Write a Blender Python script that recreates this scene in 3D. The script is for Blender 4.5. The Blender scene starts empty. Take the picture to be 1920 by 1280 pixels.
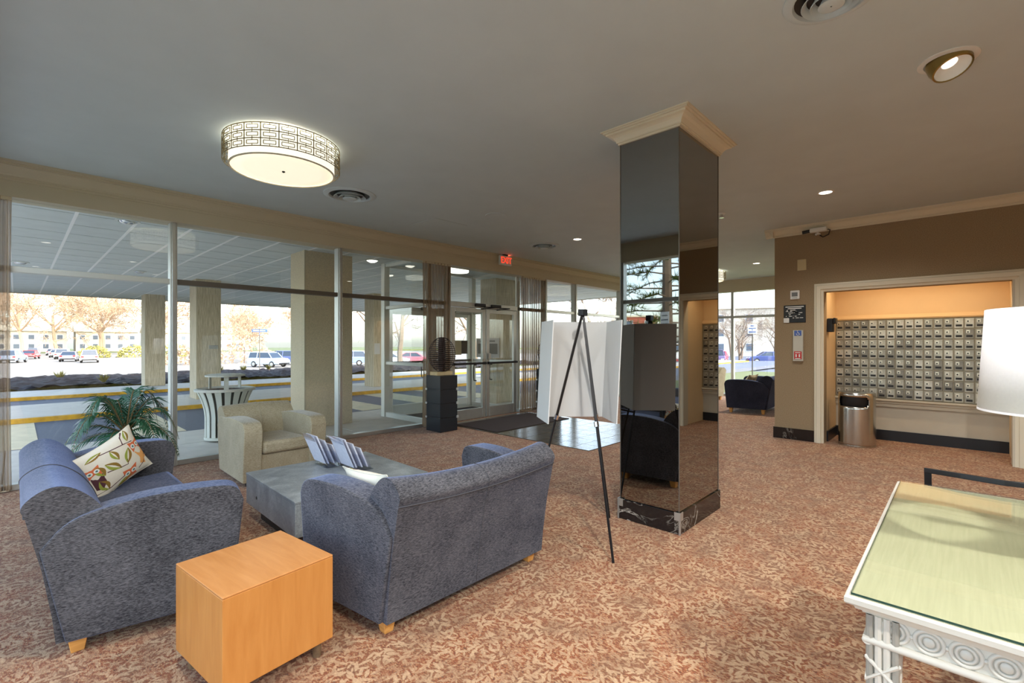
import bpy, bmesh, math, random
from mathutils import Vector, Matrix
PI = math.pi
R = math.radians
random.seed(7)
scn = bpy.context.scene
COL = scn.collection

# ------------------------------------------------------------------ camera
cam_d = bpy.data.cameras.new('camera')
cam_d.sensor_fit = 'HORIZONTAL'; cam_d.sensor_width = 36.0
cam_d.lens = 36.0 * 885.0 / 1920.0
cam_d.shift_y = 4.0 / 1920.0
cam_d.clip_start = 0.05; cam_d.clip_end = 500
cam = bpy.data.objects.new('camera', cam_d); COL.objects.link(cam)
cam.location = (0, 0, 1.43)
cam.rotation_euler = (R(90), 0, R(43.6 - 90))
scn.camera = cam

# ------------------------------------------------------------------ sky, sun, exposure
world = bpy.data.worlds.new('sky'); scn.world = world
world.use_nodes = True
wn = world.node_tree.nodes; wl = world.node_tree.links
bgn = wn['Background']
skyn = wn.new('ShaderNodeTexSky'); skyn.sky_type = 'NISHITA'
skyn.sun_disc = False; skyn.sun_elevation = R(36); skyn.sun_rotation = R(165)
skyn.air_density = 1.0; skyn.dust_density = 2.5; skyn.ozone_density = 1.2
hsv = wn.new('ShaderNodeHueSaturation'); hsv.inputs['Saturation'].default_value = 0.80
wl.new(skyn.outputs[0], hsv.inputs['Color']); wl.new(hsv.outputs[0], bgn.inputs['Color'])
bgn.inputs['Strength'].default_value = 0.85

sun_d = bpy.data.lights.new('sun', 'SUN'); sun_d.energy = 1.5; sun_d.angle = R(0.6); sun_d.color = (1.0, .93, .82)
sun = bpy.data.objects.new('sun', sun_d); COL.objects.link(sun)
sun_dir = Vector((-0.27, 1.0, -0.76)).normalized()
sun.rotation_euler = sun_dir.to_track_quat('-Z', 'Y').to_euler()
sun.location = (4, -20, 30)

vs = scn.view_settings
vs.view_transform = 'Standard'; vs.look = 'None'; vs.exposure = 0.35; vs.gamma = 1.0; vs.use_curve_mapping = False
scn.cycles.max_bounces = 9; scn.cycles.diffuse_bounces = 4; scn.cycles.glossy_bounces = 4
scn.cycles.adaptive_threshold = 0.02
scn.cycles.transparent_max_bounces = 24; scn.cycles.transmission_bounces = 6
scn.cycles.sample_clamp_indirect = 6.0
scn.cycles.use_denoising = True
scn.cycles.caustics_reflective = False; scn.cycles.caustics_refractive = False

# ------------------------------------------------------------------ mesh helpers
class B:
    """collects faces of ONE part"""
    def __init__(s): s.v = []; s.f = []; s.m = []; s.mi = 0
    def add(s, vs_, fs_):
        o = len(s.v); s.v += [tuple(p) for p in vs_]
        for f in fs_: s.f.append([i + o for i in f]); s.m.append(s.mi)
        return s
    def box(s, x0, x1, y0, y1, z0, z1):
        return s.add([(x0,y0,z0),(x1,y0,z0),(x1,y1,z0),(x0,y1,z0),(x0,y0,z1),(x1,y0,z1),(x1,y1,z1),(x0,y1,z1)],
            [(0,3,2,1),(4,5,6,7),(0,1,5,4),(1,2,6,5),(2,3,7,6),(3,0,4,7)])
    def hexa(s, bot, top):      # two quads, same winding ccw seen from above
        return s.add(list(bot) + list(top), [(0,3,2,1),(4,5,6,7),(0,1,5,4),(1,2,6,5),(2,3,7,6),(3,0,4,7)])
    def prism(s, pts, a, b, axis='y'):
        def P(p, t): return {'x': (t, p[0], p[1]), 'y': (p[0], t, p[1]), 'z': (p[0], p[1], t)}[axis]
        n = len(pts)
        return s.add([P(p, a) for p in pts] + [P(p, b) for p in pts],
            [tuple(range(n)), tuple(range(2*n-1, n-1, -1))] + [(i, i+n, (i+1) % n + n, (i+1) % n) for i in range(n)])
    def loft(s, rings, closed=True, cap=True):
        n = len(rings[0]); vs_ = [p for r in rings for p in r]; fs = []
        for k in range(len(rings)-1):
            for i in range(n if closed else n-1):
                j = (i+1) % n
                fs.append((k*n+i, k*n+j, (k+1)*n+j, (k+1)*n+i))
        if cap and closed:
            fs.append(tuple(range(n-1, -1, -1))); fs.append(tuple(range((len(rings)-1)*n, len(rings)*n)))
        return s.add(vs_, fs)
    def cyl(s, p0, p1, r0, r1=None, n=12):
        return s.tube([p0, p1], [r0, r0 if r1 is None else r1], n)
    def tube(s, pts, r, n=8):
        pts = [Vector(p) for p in pts]
        rs = r if isinstance(r, (list, tuple)) else [r]*len(pts)
        rings = []; up = None
        for i, p in enumerate(pts):
            d = (pts[min(i+1, len(pts)-1)] - pts[max(i-1, 0)]).normalized()
            if up is None:
                up = Vector((0,0,1)) if abs(d.z) < .9 else Vector((1,0,0))
            a = d.cross(up).normalized(); b = a.cross(d).normalized(); up = b
            rings.append([p + (a*math.cos(2*PI*k/n) + b*math.sin(2*PI*k/n))*rs[i] for k in range(n)])
        return s.loft(rings)
    def lathe(s, prof, n=24, c=(0,0,0), cap=False):
        rings = [[(c[0]+r*math.cos(2*PI*k/n), c[1]+r*math.sin(2*PI*k/n), c[2]+z) for k in range(n)] for r, z in prof]
        return s.loft(rings, cap=cap)
    def disc(s, c, r, n=24):
        return s.add([(c[0]+r*math.cos(2*PI*k/n), c[1]+r*math.sin(2*PI*k/n), c[2]) for k in range(n)], [tuple(range(n))])
    def ball(s, c, r, n=12, sz=1.0):
        rings = []
        for k in range(1, n//2+1):
            t = PI*(k-.5)/(n//2+.0)
            rings.append([(c[0]+r*math.sin(t)*math.cos(2*PI*i/n), c[1]+r*math.sin(t)*math.sin(2*PI*i/n), c[2]+r*sz*math.cos(t)) for i in range(n)])
        return s.loft(rings[::-1])
    def grid(s, f, nu, nv):
        vs_ = [f(i/nu, j/nv) for j in range(nv+1) for i in range(nu+1)]
        return s.add(vs_, [(j*(nu+1)+i, j*(nu+1)+i+1, (j+1)*(nu+1)+i+1, (j+1)*(nu+1)+i) for j in range(nv) for i in range(nu)])
    def xf(s, M, start=0):
        for i in range(start, len(s.v)): s.v[i] = tuple(M @ Vector(s.v[i]))
        return s

def obj(name, b, mats, parent=None, smooth=False, bevel=0.0, seg=2, sub=0, loc=None, solid=0.0, fix=True):
    me = bpy.data.meshes.new(name)
    me.from_pydata(b.v, [], b.f)
    if not isinstance(mats, (list, tuple)): mats = [mats]
    for m in mats: me.materials.append(m)
    if len(mats) > 1: me.polygons.foreach_set('material_index', b.m)
    if fix:
        bm = bmesh.new(); bm.from_mesh(me)
        bmesh.ops.recalc_face_normals(bm, faces=bm.faces)
        bm.to_mesh(me); bm.free()
    if smooth:
        me.polygons.foreach_set('use_smooth', [True]*len(me.polygons))
    me.update()
    o = bpy.data.objects.new(name, me); COL.objects.link(o)
    if parent is not None: o.parent = parent
    if loc is not None: o.location = loc
    if solid:
        md = o.modifiers.new('thick', 'SOLIDIFY'); md.thickness = solid; md.offset = 0
    if bevel:
        md = o.modifiers.new('edge', 'BEVEL'); md.width = bevel; md.segments = seg; md.limit_method = 'ANGLE'; md.angle_limit = R(35)
    if sub:
        md = o.modifiers.new('sub', 'SUBSURF'); md.levels = sub; md.render_levels = sub
    if smooth == 'auto':
        md = me
        try: me.set_sharp_from_angle(angle=R(38))
        except Exception: pass
    return o

def thing(name, label, cat, loc=(0,0,0), rz=0.0, group=None):
    o = bpy.data.objects.new(name, None); COL.objects.link(o)
    o.empty_display_size = .1
    o.location = loc; o.rotation_euler = (0, 0, rz)
    return tag(o, label, cat, group)
def tag(o, label, cat, group=None):
    o['label'] = label; o['category'] = cat
    if group: o['group'] = group
    return o
def struct(name, b=None, mats=None, label=None, **k):
    if b is None:
        o = bpy.data.objects.new(name, None); COL.objects.link(o)
    else: o = obj(name, b, mats, **k)
    o['kind'] = 'structure'
    if label: o['label'] = label
    return o
def copy_tree(o, parent=None):
    c = o.copy(); COL.objects.link(c)
    if parent is not None: c.parent = parent
    for ch in KIDS.get(o.name, list(o.children)): copy_tree(ch, c)
    return c
KIDS = {}
def like(o, parent, loc=None, rot=None, scale=None, name=None):
    c = o.copy(); COL.objects.link(c); c.parent = parent
    if name: c.name = name
    if loc is not None: c.location = loc
    if rot is not None: c.rotation_euler = rot
    if scale is not None: c.scale = scale
    return c

# ------------------------------------------------------------------ material helpers
def lin(c):
    def f(x):
        x /= 255.0
        return x/12.92 if x <= .04045 else ((x+.055)/1.055)**2.4
    return tuple(f(x) for x in c[:3]) + (1.0,)
class NT:
    def __init__(s, name):
        s.m = bpy.data.materials.new(name); s.m.use_nodes = True
        s.t = s.m.node_tree; s.n = s.t.nodes; s.l = s.t.links
        s.p = s.n['Principled BSDF']; s.out = s.n['Material Output']
    def new(s, typ, **k):
        n = s.n.new(typ)
        for a, b in k.items(): setattr(n, a, b)
        return n
    def put(s, sock, v):
        if isinstance(v, bpy.types.NodeSocket): s.l.new(v, sock)
        else: sock.default_value = v
    def pos(s):
        return s.new('ShaderNodeNewGeometry').outputs['Position']
    def obj(s):
        return s.new('ShaderNodeTexCoord').outputs['Object']
    def map(s, v, sc=(1,1,1), rot=(0,0,0), loc=(0,0,0)):
        n = s.new('ShaderNodeMapping'); s.l.new(v, n.inputs['Vector'])
        n.inputs['Scale'].default_value = sc; n.inputs['Rotation'].default_value = rot; n.inputs['Location'].default_value = loc
        return n.outputs[0]
    def noise(s, v, scale=5, detail=3, rough=.55, dist=0):
        n = s.new('ShaderNodeTexNoise'); s.l.new(v, n.inputs['Vector'])
        n.inputs['Scale'].default_value = scale; n.inputs['Detail'].default_value = detail
        n.inputs['Roughness'].default_value = rough; n.inputs['Distortion'].default_value = dist
        return n.outputs[0]
    def ramp(s, f, stops):
        n = s.new('ShaderNodeValToRGB'); s.put(n.inputs[0], f)
        e = n.color_ramp.elements
        while len(e) < len(stops): e.new(.5)
        for k, (p, c) in enumerate(stops):
            e[k].position = p; e[k].color = c if len(c) == 4 else tuple(c) + (1,)
        return n.outputs[0]
    def math(s, op, a, b=0.0, c=None, clamp=False):
        n = s.new('ShaderNodeMath', operation=op); n.use_clamp = clamp
        s.put(n.inputs[0], a); s.put(n.inputs[1], b)
        if c is not None: s.put(n.inputs[2], c)
        return n.outputs[0]
    def mix(s, f, a, b, blend='MIX'):
        n = s.new('ShaderNodeMix', data_type='RGBA', blend_type=blend)
        s.put(n.inputs[0], f); s.put(n.inputs[6], a); s.put(n.inputs[7], b)
        return n.outputs[2]
    def bump(s, h, strength=.3, dist=.01):
        n = s.new('ShaderNodeBump'); n.inputs['Strength'].default_value = strength; n.inputs['Distance'].default_value = dist
        s.l.new(h, n.inputs['Height']); s.l.new(n.outputs[0], s.p.inputs['Normal'])
    def set(s, **k):
        for a, b in k.items():
            s.put(s.p.inputs[{'col': 'Base Color', 'rough': 'Roughness', 'metal': 'Metallic', 'spec': 'Specular IOR Level', 'coat': 'Coat Weight',
                'coat_rough': 'Coat Roughness', 'sheen': 'Sheen Weight', 'sheen_rough': 'Sheen Roughness', 'sheen_tint': 'Sheen Tint', 'emit': 'Emission Color', 'emit_s': 'Emission Strength',
                'alpha': 'Alpha', 'trans': 'Transmission Weight', 'aniso': 'Anisotropic', 'ior': 'IOR', 'sss': 'Subsurface Weight'}[a]], b)
        return s
def simple(name, c, rough=.6, metal=0.0, var=0.0, scale=8, bump=0.0, bscale=60, **k):
    t = NT(name); col = lin(c)
    t.set(rough=rough, metal=metal, **k)
    if var:
        n = t.noise(t.obj(), scale, 4)
        d = tuple(max(0, x*(1-var)) for x in col[:3]) + (1,); e = tuple(min(1, x*(1+var)) for x in col[:3]) + (1,)
        t.set(col=t.ramp(n, [(.3, d), (.7, e)]))
    else: t.set(col=col)
    if bump: t.bump(t.noise(t.obj(), bscale, 3), bump, .005)
    return t.m
def emitter(name, c, s):
    t = NT(name); t.set(col=lin(c), emit=lin(c), emit_s=s, rough=.5); return t.m
M = {}
# ------------------------------------------------------------------ materials
def make_carpet():
    t = NT('carpet_leaf'); P = t.pos()
    def leaves(scale, off, L, W):
        v = t.map(P, loc=off, sc=(1, 1, 0))
        wob = t.new('ShaderNodeVectorMath', operation='ADD')
        nz = t.new('ShaderNodeTexNoise'); t.l.new(v, nz.inputs['Vector']); nz.inputs['Scale'].default_value = 22; nz.inputs['Detail'].default_value = 1
        sc = t.new('ShaderNodeVectorMath', operation='SCALE'); t.l.new(nz.outputs['Color'], sc.inputs[0]); sc.inputs['Scale'].default_value = .012
        t.l.new(v, wob.inputs[0]); t.l.new(sc.outputs[0], wob.inputs[1])
        vo = t.new('ShaderNodeTexVoronoi'); vo.voronoi_dimensions = '2D'; vo.inputs['Scale'].default_value = scale
        vo.inputs['Randomness'].default_value = .8
        t.l.new(wob.outputs[0], vo.inputs['Vector'])
        d = t.new('ShaderNodeVectorMath', operation='SUBTRACT'); t.l.new(wob.outputs[0], d.inputs[0]); t.l.new(vo.outputs['Position'], d.inputs[1])
        sp = t.new('ShaderNodeSeparateColor'); t.l.new(vo.outputs['Color'], sp.inputs[0])
        rt = t.new('ShaderNodeVectorRotate', rotation_type='Z_AXIS'); t.l.new(d.outputs[0], rt.inputs['Vector'])
        t.l.new(t.math('MULTIPLY', sp.outputs[0], 6.283), rt.inputs['Angle'])
        xyz = t.new('ShaderNodeSeparateXYZ'); t.l.new(rt.outputs[0], xyz.inputs[0])
        q = t.math('DIVIDE', xyz.outputs[0], L); q = t.math('MULTIPLY', q, q)
        w = t.math('MULTIPLY', t.math('SUBTRACT', 1.0, q), W)
        e = t.math('SUBTRACT', w, t.math('ABSOLUTE', xyz.outputs[1]))
        return t.math('MULTIPLY', e, 260.0, clamp=True)
    a = leaves(17.5, (0, 0, 0), .035, .0108); b = leaves(19, (3.7, 1.9, 0), .031, .010); c = leaves(27, (7.1, 5.3, 0), .021, .0072)
    leaf = t.math('MAXIMUM', t.math('MAXIMUM', a, b), c)
    big = t.noise(P, 3.0, 3); leaf = t.math('MULTIPLY', leaf, t.ramp(t.noise(P, 6.5, 3), [(.40, (.35,)*3), (.58, (1, 1, 1))]))
    fine = t.noise(t.map(P, sc=(1, .45, 1), rot=(0, 0, .5)), 190, 2, .8)
    mid = t.noise(P, 60, 3, .7)
    st = t.noise(t.map(P, sc=(1, .5, 1), rot=(0, 0, .5)), 120, 2, .7)
    base = t.ramp(st, [(.34, lin((90, 68, 54))), (.43, lin((142, 76, 46))), (.54, lin((154, 98, 64))), (.64, lin((192, 158, 116)))])
    base = t.mix(t.ramp(t.noise(P, 5, 3), [(.40, (0, 0, 0)), (.66, (.6, .6, .6))]), base, lin((128, 98, 74)))
    lc = t.mix(big, lin((218, 188, 150)), lin((196, 162, 124)))
    col = t.mix(t.math('MULTIPLY', leaf, .72), base, lc)
    col = t.mix(.45, col, t.ramp(fine, [(.30, (.26, .23, .22)), (.58, (1, 1, 1))]), 'MULTIPLY')
    t.set(col=col, rough=.95, spec=.1, sheen=.15, sheen_rough=.5)
    t.bump(fine, .5, .006)
    return t.m
M['carpet'] = make_carpet()
M['ceiling'] = simple('ceiling_paint', (200, 211, 214), .75, var=.03, scale=2.5, bump=.05, bscale=25)
M['header'] = simple('beige_paint', (200, 190, 164), .6, var=.02, scale=3)
M['cream'] = simple('cream_trim_paint', (222, 213, 190), .45)
M['trimgrey'] = simple('greige_trim_paint', (200, 192, 172), .5)
def wallpaper():
    t = NT('tan_wallpaper'); P = t.pos()
    n = t.noise(t.map(P, sc=(1, 1, 1)), 110, 3, .75); n2 = t.noise(P, 2, 2)
    col = t.mix(t.ramp(n, [(.3, (0, 0, 0)), (.7, (1, 1, 1))]), lin((134, 114, 88)), lin((172, 152, 122)))
    t.set(col=t.mix(t.math('MULTIPLY', n2, .25), col, lin((146, 126, 100))), rough=.8, spec=.2); t.bump(n, .15, .004); return t.m
M['wall'] = wallpaper()
M['lowerwall'] = simple('grey_beige_wall', (196, 188, 170), .7, var=.03, bump=.05)
M['niche'] = simple('niche_warm_wall', (220, 192, 150), .6, var=.03, scale=3)
M['alu'] = simple('brushed_aluminium', (186, 188, 184), .38, .75, var=.05)
M['alu_white'] = simple('pale_aluminium', (214, 218, 214), .4, .35)
M['alu_dark'] = simple('bronze_aluminium', (108, 102, 94), .42, .55)
def glass(name, tint=(1, 1, 1, 1), r=1.0, base=.03):
    t = NT(name); t.n.remove(t.p)
    tr = t.new('ShaderNodeBsdfTransparent'); tr.inputs[0].default_value = tint
    gl = t.new('ShaderNodeBsdfGlossy'); gl.inputs['Roughness'].default_value = 0.0; gl.inputs['Color'].default_value = (1, 1, 1, 1)
    lw = t.new('ShaderNodeLayerWeight')
    f = t.math('POWER', lw.outputs['Facing'], 5.0); lw.inputs['Blend'].default_value = .5
    f = t.math('MULTIPLY', t.math('ADD', t.math('MULTIPLY', f, 1.0 - base), base), r, clamp=True)
    mx = t.new('ShaderNodeMixShader')
    t.l.new(f, mx.inputs[0]); t.l.new(tr.outputs[0], mx.inputs[1]); t.l.new(gl.outputs[0], mx.inputs[2])
    t.l.new(mx.outputs[0], t.out.inputs['Surface']); return t.m
M['glass'] = glass('window_glass', (.98, .994, .988, 1), 1.0, .05)
M['acrylic'] = glass('clear_acrylic', (.95, .96, .99, 1), 1.3)
def mirror():
    t = NT('smoked_mirror'); t.set(col=(.29, .295, .29, 1), metal=1.0, rough=0.012); return t.m
M['mirror'] = mirror()
def marble():
    t = NT('black_marble'); P = t.pos()
    w = t.noise(P, 2.2, 5, .6, 1.2)
    v = t.math('ABSOLUTE', t.math('SUBTRACT', w, .5)); 
    ln = t.ramp(v, [(0.0, (1, 1, 1)), (.006, (.45,)*3), (.014, (0, 0, 0))])
    ln = t.mix(1.0, ln, t.ramp(t.noise(P, 3.1, 2), [(.45, (0, 0, 0)), (.6, (1, 1, 1))]), 'MULTIPLY')
    t.set(col=t.mix(ln, lin((24, 24, 26)), lin((190, 184, 172))), rough=.12, spec=.6); return t.m
M['marble'] = marble()
M['black_base'] = simple('black_baseboard', (26, 28, 34), .35)
M['steel'] = simple('stainless_steel', (198, 196, 190), .22, 1.0, var=.06, scale=3)
M['chrome'] = simple('polished_chrome', (220, 220, 220), .12, 1.0)
M['brass'] = simple('antique_brass', (158, 140, 86), .28, 1.0)
M['dark'] = simple('dark_plastic', (24, 24, 26), .4)
M['black_metal'] = simple('black_metal', (34, 34, 36), .38, .4)
M['white'] = simple('white_plastic', (232, 232, 228), .45)
M['white_paper'] = simple('white_board', (206, 206, 204), .7)
M['grey_paper'] = simple('grey_print', (120, 124, 124), .6)
M['red'] = simple('red_plastic', (196, 36, 34), .45)
M['blue_sign'] = simple('blue_print', (74, 104, 176), .5)
M['beige_plate'] = simple('beige_plastic', (206, 192, 150), .5)
def curtain():
    t = NT('striped_sheer'); P = t.obj()
    xyz = t.new('ShaderNodeSeparateXYZ'); t.l.new(P, xyz.inputs[0])
    u = t.new('ShaderNodeCombineXYZ'); t.l.new(t.math('ADD', xyz.outputs[0], t.math('MULTIPLY', xyz.outputs[1], .6)), u.inputs[0])
    n = t.noise(u.outputs[0], 26, 3, .8); n2 = t.noise(u.outputs[0], 70, 2)
    col = t.ramp(n, [(.34, lin((112, 88, 66))), (.46, lin((186, 164, 136))), (.56, lin((146, 120, 94))), (.68, lin((226, 214, 194)))])
    t.set(col=col, rough=.8)
    trl = t.new('ShaderNodeBsdfTranslucent'); t.l.new(col, trl.inputs[0])
    m1 = t.new('ShaderNodeMixShader'); m1.inputs[0].default_value = .45
    t.l.new(t.p.outputs[0], m1.inputs[1]); t.l.new(trl.outputs[0], m1.inputs[2])
    tp = t.new('ShaderNodeBsdfTransparent'); m2 = t.new('ShaderNodeMixShader')
    t.l.new(t.ramp(n2, [(.4, (.12,)*3), (.7, (.5,)*3)]), m2.inputs[0]); t.l.new(m1.outputs[0], m2.inputs[1]); t.l.new(tp.outputs[0], m2.inputs[2])
    t.l.new(m2.outputs[0], t.out.inputs['Surface']); return t.m
M['curtain'] = curtain()
def fabric(name, dark, light, sheen_c, sheen=.5, str_=(9, 120, 160)):
    t = NT(name); P = t.obj()
    n = t.noise(t.map(P, sc=(.2, .2, 1)), 300, 3, .75); big = t.noise(P, 5, 3)
    f = t.math('ADD', t.math('MULTIPLY', n, .85), t.math('MULTIPLY', big, .25))
    t.set(col=t.ramp(f, [(.42, lin(dark)), (.78, lin(light))]), rough=.9, spec=.15, sheen=sheen, sheen_rough=.35, sheen_tint=lin(sheen_c))
    t.bump(n, .25, .004); return t.m
M['navy'] = fabric('slate_blue_chenille', (38, 38, 41), (118, 117, 121), (170, 190, 240), .75)
M['navy_far'] = fabric('dark_navy_chenille', (34, 36, 48), (66, 68, 84), (130, 140, 180), .3)
M['oat'] = fabric('oatmeal_chenille', (150, 138, 110), (206, 196, 168), (230, 235, 240), .4)
M['piping'] = simple('fabric_seam', (74, 74, 78), .9)
def streaked():
    t = NT('board_formed_concrete'); P = t.obj()
    n = t.noise(t.map(P, sc=(30, 30, 1.6)), 2.2, 4, .7)
    t.set(col=t.ramp(n, [(.32, lin((160, 147, 120))), (.66, lin((218, 206, 180)))]), rough=.9); t.bump(n, .4, .01); return t.m
M['pillar_streak'] = streaked()
def wood(name, a, b, sc=(14, 1.2, 14), rough=.35):
    t = NT(name); P = t.obj()
    n = t.noise(t.map(P, sc=sc), 3.0, 5, .6, .6)
    t.set(col=t.ramp(n, [(.3, lin(a)), (.7, lin(b))]), rough=rough, coat=.15, coat_rough=.2); return t.m
M['maple'] = wood('honey_maple', (190, 124, 58), (204, 140, 72), (9, 9, 1.0))
M['maple_top'] = wood('honey_maple_top', (192, 128, 68), (208, 146, 86), (9, 1.0, 9))
M['foot'] = wood('maple_foot', (204, 142, 72), (230, 172, 96))
def slate_table():
    t = NT('slate_veneer'); P = t.obj()
    n = t.noise(P, 4.5, 6, .7, .5); n2 = t.noise(P, 90, 3, .7)
    f = t.math('ADD', t.math('MULTIPLY', n, .7), t.math('MULTIPLY', n2, .3))
    t.set(col=t.ramp(f, [(.34, lin((100, 105, 108))), (.50, lin((134, 140, 141))), (.68, lin((176, 181, 180)))]), rough=.33, spec=.6)
    t.bump(n2, .12, .003); return t.m
M['slate_table'] = slate_table()
def slate_tile():
    t = NT('slate_tile'); P = t.pos()
    n = t.noise(P, 7, 5, .65); n2 = t.noise(t.map(P, sc=(1, 2.2, 1)), 24, 3)
    t.set(col=t.ramp(n, [(.35, lin((74, 68, 58))), (.65, lin((104, 94, 78)))]), rough=.17, spec=.75); t.bump(n2, .16, .006); return t.m
M['tile'] = slate_tile()
M['grout'] = simple('grout', (52, 48, 42), .9)
M['mat'] = simple('ribbed_mat', (58, 48, 46), .95, var=.15, scale=80, bump=.3, bscale=120)
M['desk'] = simple('cream_lacquer', (206, 200, 186), .42, var=.03, scale=6)
def desk_top():
    t = NT('cream_ash_veneer'); P = t.obj()
    n = t.noise(t.map(P, sc=(1.0, 22, 1)), 5, 4, .6, .3)
    t.set(col=t.ramp(n, [(.3, lin((178, 174, 142))), (.7, lin((194, 189, 158)))]), rough=.45); return t.m
M['desk_top'] = desk_top()
M['desk_glass'] = glass('desk_glass', (.965, .985, .965, 1), 1.0)
M['glass_edge'] = simple('green_glass_edge', (34, 66, 56), .1)
M['shade'] = simple('white_linen_shade', (232, 228, 228), .85, var=.02, scale=120, bump=.05)
def drum_white():
    t = NT('lit_fabric_drum'); t.set(col=lin((245, 240, 222)), emit=lin((255, 250, 230)), emit_s=.80, rough=.7); return t.m
M['drum'] = drum_white()
M['drum_diff'] = emitter('lit_acrylic_diffuser', (255, 246, 220), .62)
M['lattice'] = simple('lattice_metal', (150, 134, 96), .35, .8)
M['bulb'] = emitter('lit_bulb', (255, 248, 232), 6.0)
M['exit_red'] = emitter('lit_exit_letters', (255, 62, 36), 1.0)
M['spring'] = simple('dark_rust_steel', (62, 46, 42), .45, .5)
M['stone'] = simple('pale_limestone', (206, 184, 140), .75, var=.08, scale=12)
M['slate_box'] = simple('black_lacquer_box', (38, 44, 50), .26)
M['mail'] = simple('mailbox_aluminium', (176, 172, 156), .34, .55, var=.22, scale=9)
M['mail_frame'] = simple('mailbox_frame', (148, 142, 124), .4, .55)
M['mail_lock'] = simple('mailbox_lock', (214, 210, 194), .3, .7)
# outdoors
M['concrete'] = simple('concrete', (208, 204, 194), .9, var=.07, scale=4, bump=.1)
M['pillar'] = simple('pebbled_beige_pillar', (212, 199, 170), .9, var=.14, scale=60, bump=.25, bscale=90)
M['asphalt'] = simple('asphalt', (96, 102, 116), .85, var=.12, scale=20, bump=.2, bscale=150)
M['band'] = simple('pale_band', (222, 212, 180), .9, var=.1, scale=5)
M['yellow'] = simple('yellow_kerb_paint', (196, 150, 34), .75, var=.25, scale=9)
M['mulch'] = simple('bark_mulch', (40, 33, 33), .95, var=.75, scale=11, bump=.8, bscale=60)
M['grass'] = simple('lawn_grass', (96, 104, 62), .95, var=.25, scale=14, bump=.5, bscale=120)
M['soffit'] = simple('soffit_panel', (214, 221, 221), .8, var=.05, scale=3)
M['tbar'] = simple('soffit_joint', (254, 254, 254), .6)
M['bark'] = simple('tree_bark', (128, 110, 94), .95, var=.2, scale=20)
M['bark_pale'] = simple('sunlit_twigs', (180, 154, 126), .95, var=.15, scale=20)
M['needle'] = simple('pine_needles', (120, 136, 72), .9, var=.35, scale=3)
M['hedge'] = simple('hedge_leaves', (146, 140, 74), .9, var=.35, scale=6)
M['bin'] = simple('grey_green_bin_paint', (212, 214, 204), .6)
M['palm'] = simple('palm_leaf', (44, 92, 62), .4, var=.25, scale=9)
M['palm_stem'] = simple('palm_stem', (118, 96, 58), .7)
M['pot'] = simple('dark_pot', (40, 38, 42), .5)
M['upper'] = simple('apartment_facade', (176, 160, 136), .9)
M['brick'] = simple('red_brick', (168, 96, 76), .9, var=.12, scale=14)
M['pale_house'] = simple('pale_siding', (204, 194, 178), .8)
M['house_glass'] = simple('house_window', (92, 104, 118), .15)
M['tyre'] = simple('tyre', (30, 30, 32), .8)
M['car_glass'] = simple('car_window', (46, 58, 72), .08, spec=.8)

CEIL = 3.163; YW = 6.72; XW = -.5; XE = 13.5; XM = 8.0
# ------------------------------------------------------------------ the room shell
struct('floor', B().box(XW-.05, XE+.05, -6.0, YW+.02, -.15, 0), M['carpet'])
struct('ceiling', B().box(XW-.1, XE+.1, -6.1, 6.62, CEIL, CEIL+.15), M['ceiling'])
struct('wall_north', B().box(XW-.1, XE+.1, 6.60, 6.86, 2.84, 3.6), M['header'], label='beige painted beam above the long window wall')
struct('wall_west', B().box(XW-.14, XW+.1, -6.1, 6.60, 2.84, 3.6).box(XW-.14, XW+.06, -6.1, -2.0, 0, 2.84), M['header'])
struct('wall_east', B().box(XE-.08, XE+.16, 2.0, 6.60, 2.84, 3.6), M['header'])
struct('wall_south', B().box(XW-.14, XM+.2, -6.2, -6.0, 0, 3.4), M['lowerwall'])
# mail-room wall: a solid block with a niche cut into it
NY0, NY1, NZ1, NX = -.45, 1.43, 2.175, 8.9
NZC = 2.42
b = B()
b.box(XM, XM+.18, NY1, 2.07, 0, CEIL); b.box(XM, XM+.18, NY0, NY1, NZ1, CEIL); b.box(XM, XM+.18, -6.0, NY0, 0, CEIL)
b.box(XM+.18, XE+.1, 1.90, 2.07, 0, CEIL)
struct('wall_right', b, M['wall'], label='brown textured wallpaper wall around the mailbox niche')
b = B(); b.box(NX, NX+.1, NY0-.1, NY1+.1, .62, NZC+.02)
b.box(XM+.18, NX, NY1, NY1+.08, 0, NZC); b.box(XM+.18, NX, NY0-.08, NY0, 0, NZC)
struct('wall_niche', b, M['niche'], label='warm beige lining of the mailbox niche')
struct('ceiling_niche', B().box(XM+.18, NX+.1, NY0-.08, NY1+.08, NZC, NZC+.06), M['niche'])
struct('wall_niche_lower', B().box(NX, NX+.1, NY0-.1, NY1+.1, 0, .62), M['lowerwall'])

# crown mouldings: profile (out from wall, down from ceiling)
CROWN = [(0, -.20), (.016, -.20), (.016, -.172), (.034, -.172), (.034, -.152), (.05, -.138), (.082, -.082), (.102, -.056), (.126, -.056), (.126, -.030), (.152, -.030), (.152, 0), (0, 0)]
def crown_x(name, x0, x1, ywall, mat, sc=1.0):      # runs along X, projects to -Y
    struct(name, B().prism([(ywall - d*sc, CEIL + z*sc) for d, z in CROWN], x0, x1, 'x'), mat)
def crown_y(name, y0, y1, xwall, mat, s=-1, sc=1.0):
    struct(name, B().prism([(xwall + s*d*sc, CEIL + z*sc) for d, z in CROWN], y0, y1, 'y'), mat)
crown_x('trim_1', XW+.1, XE-.1, 6.60, M['header'], .85)
crown_y('trim_2', -6.0, 2.19, XM, M['cream'], -1, .62)
struct('trim_3', B().prism([(2.07 + d*.62, CEIL + z*.62) for d, z in CROWN], XM-.09, XE-.1, 'x'), M['cream'])
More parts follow.
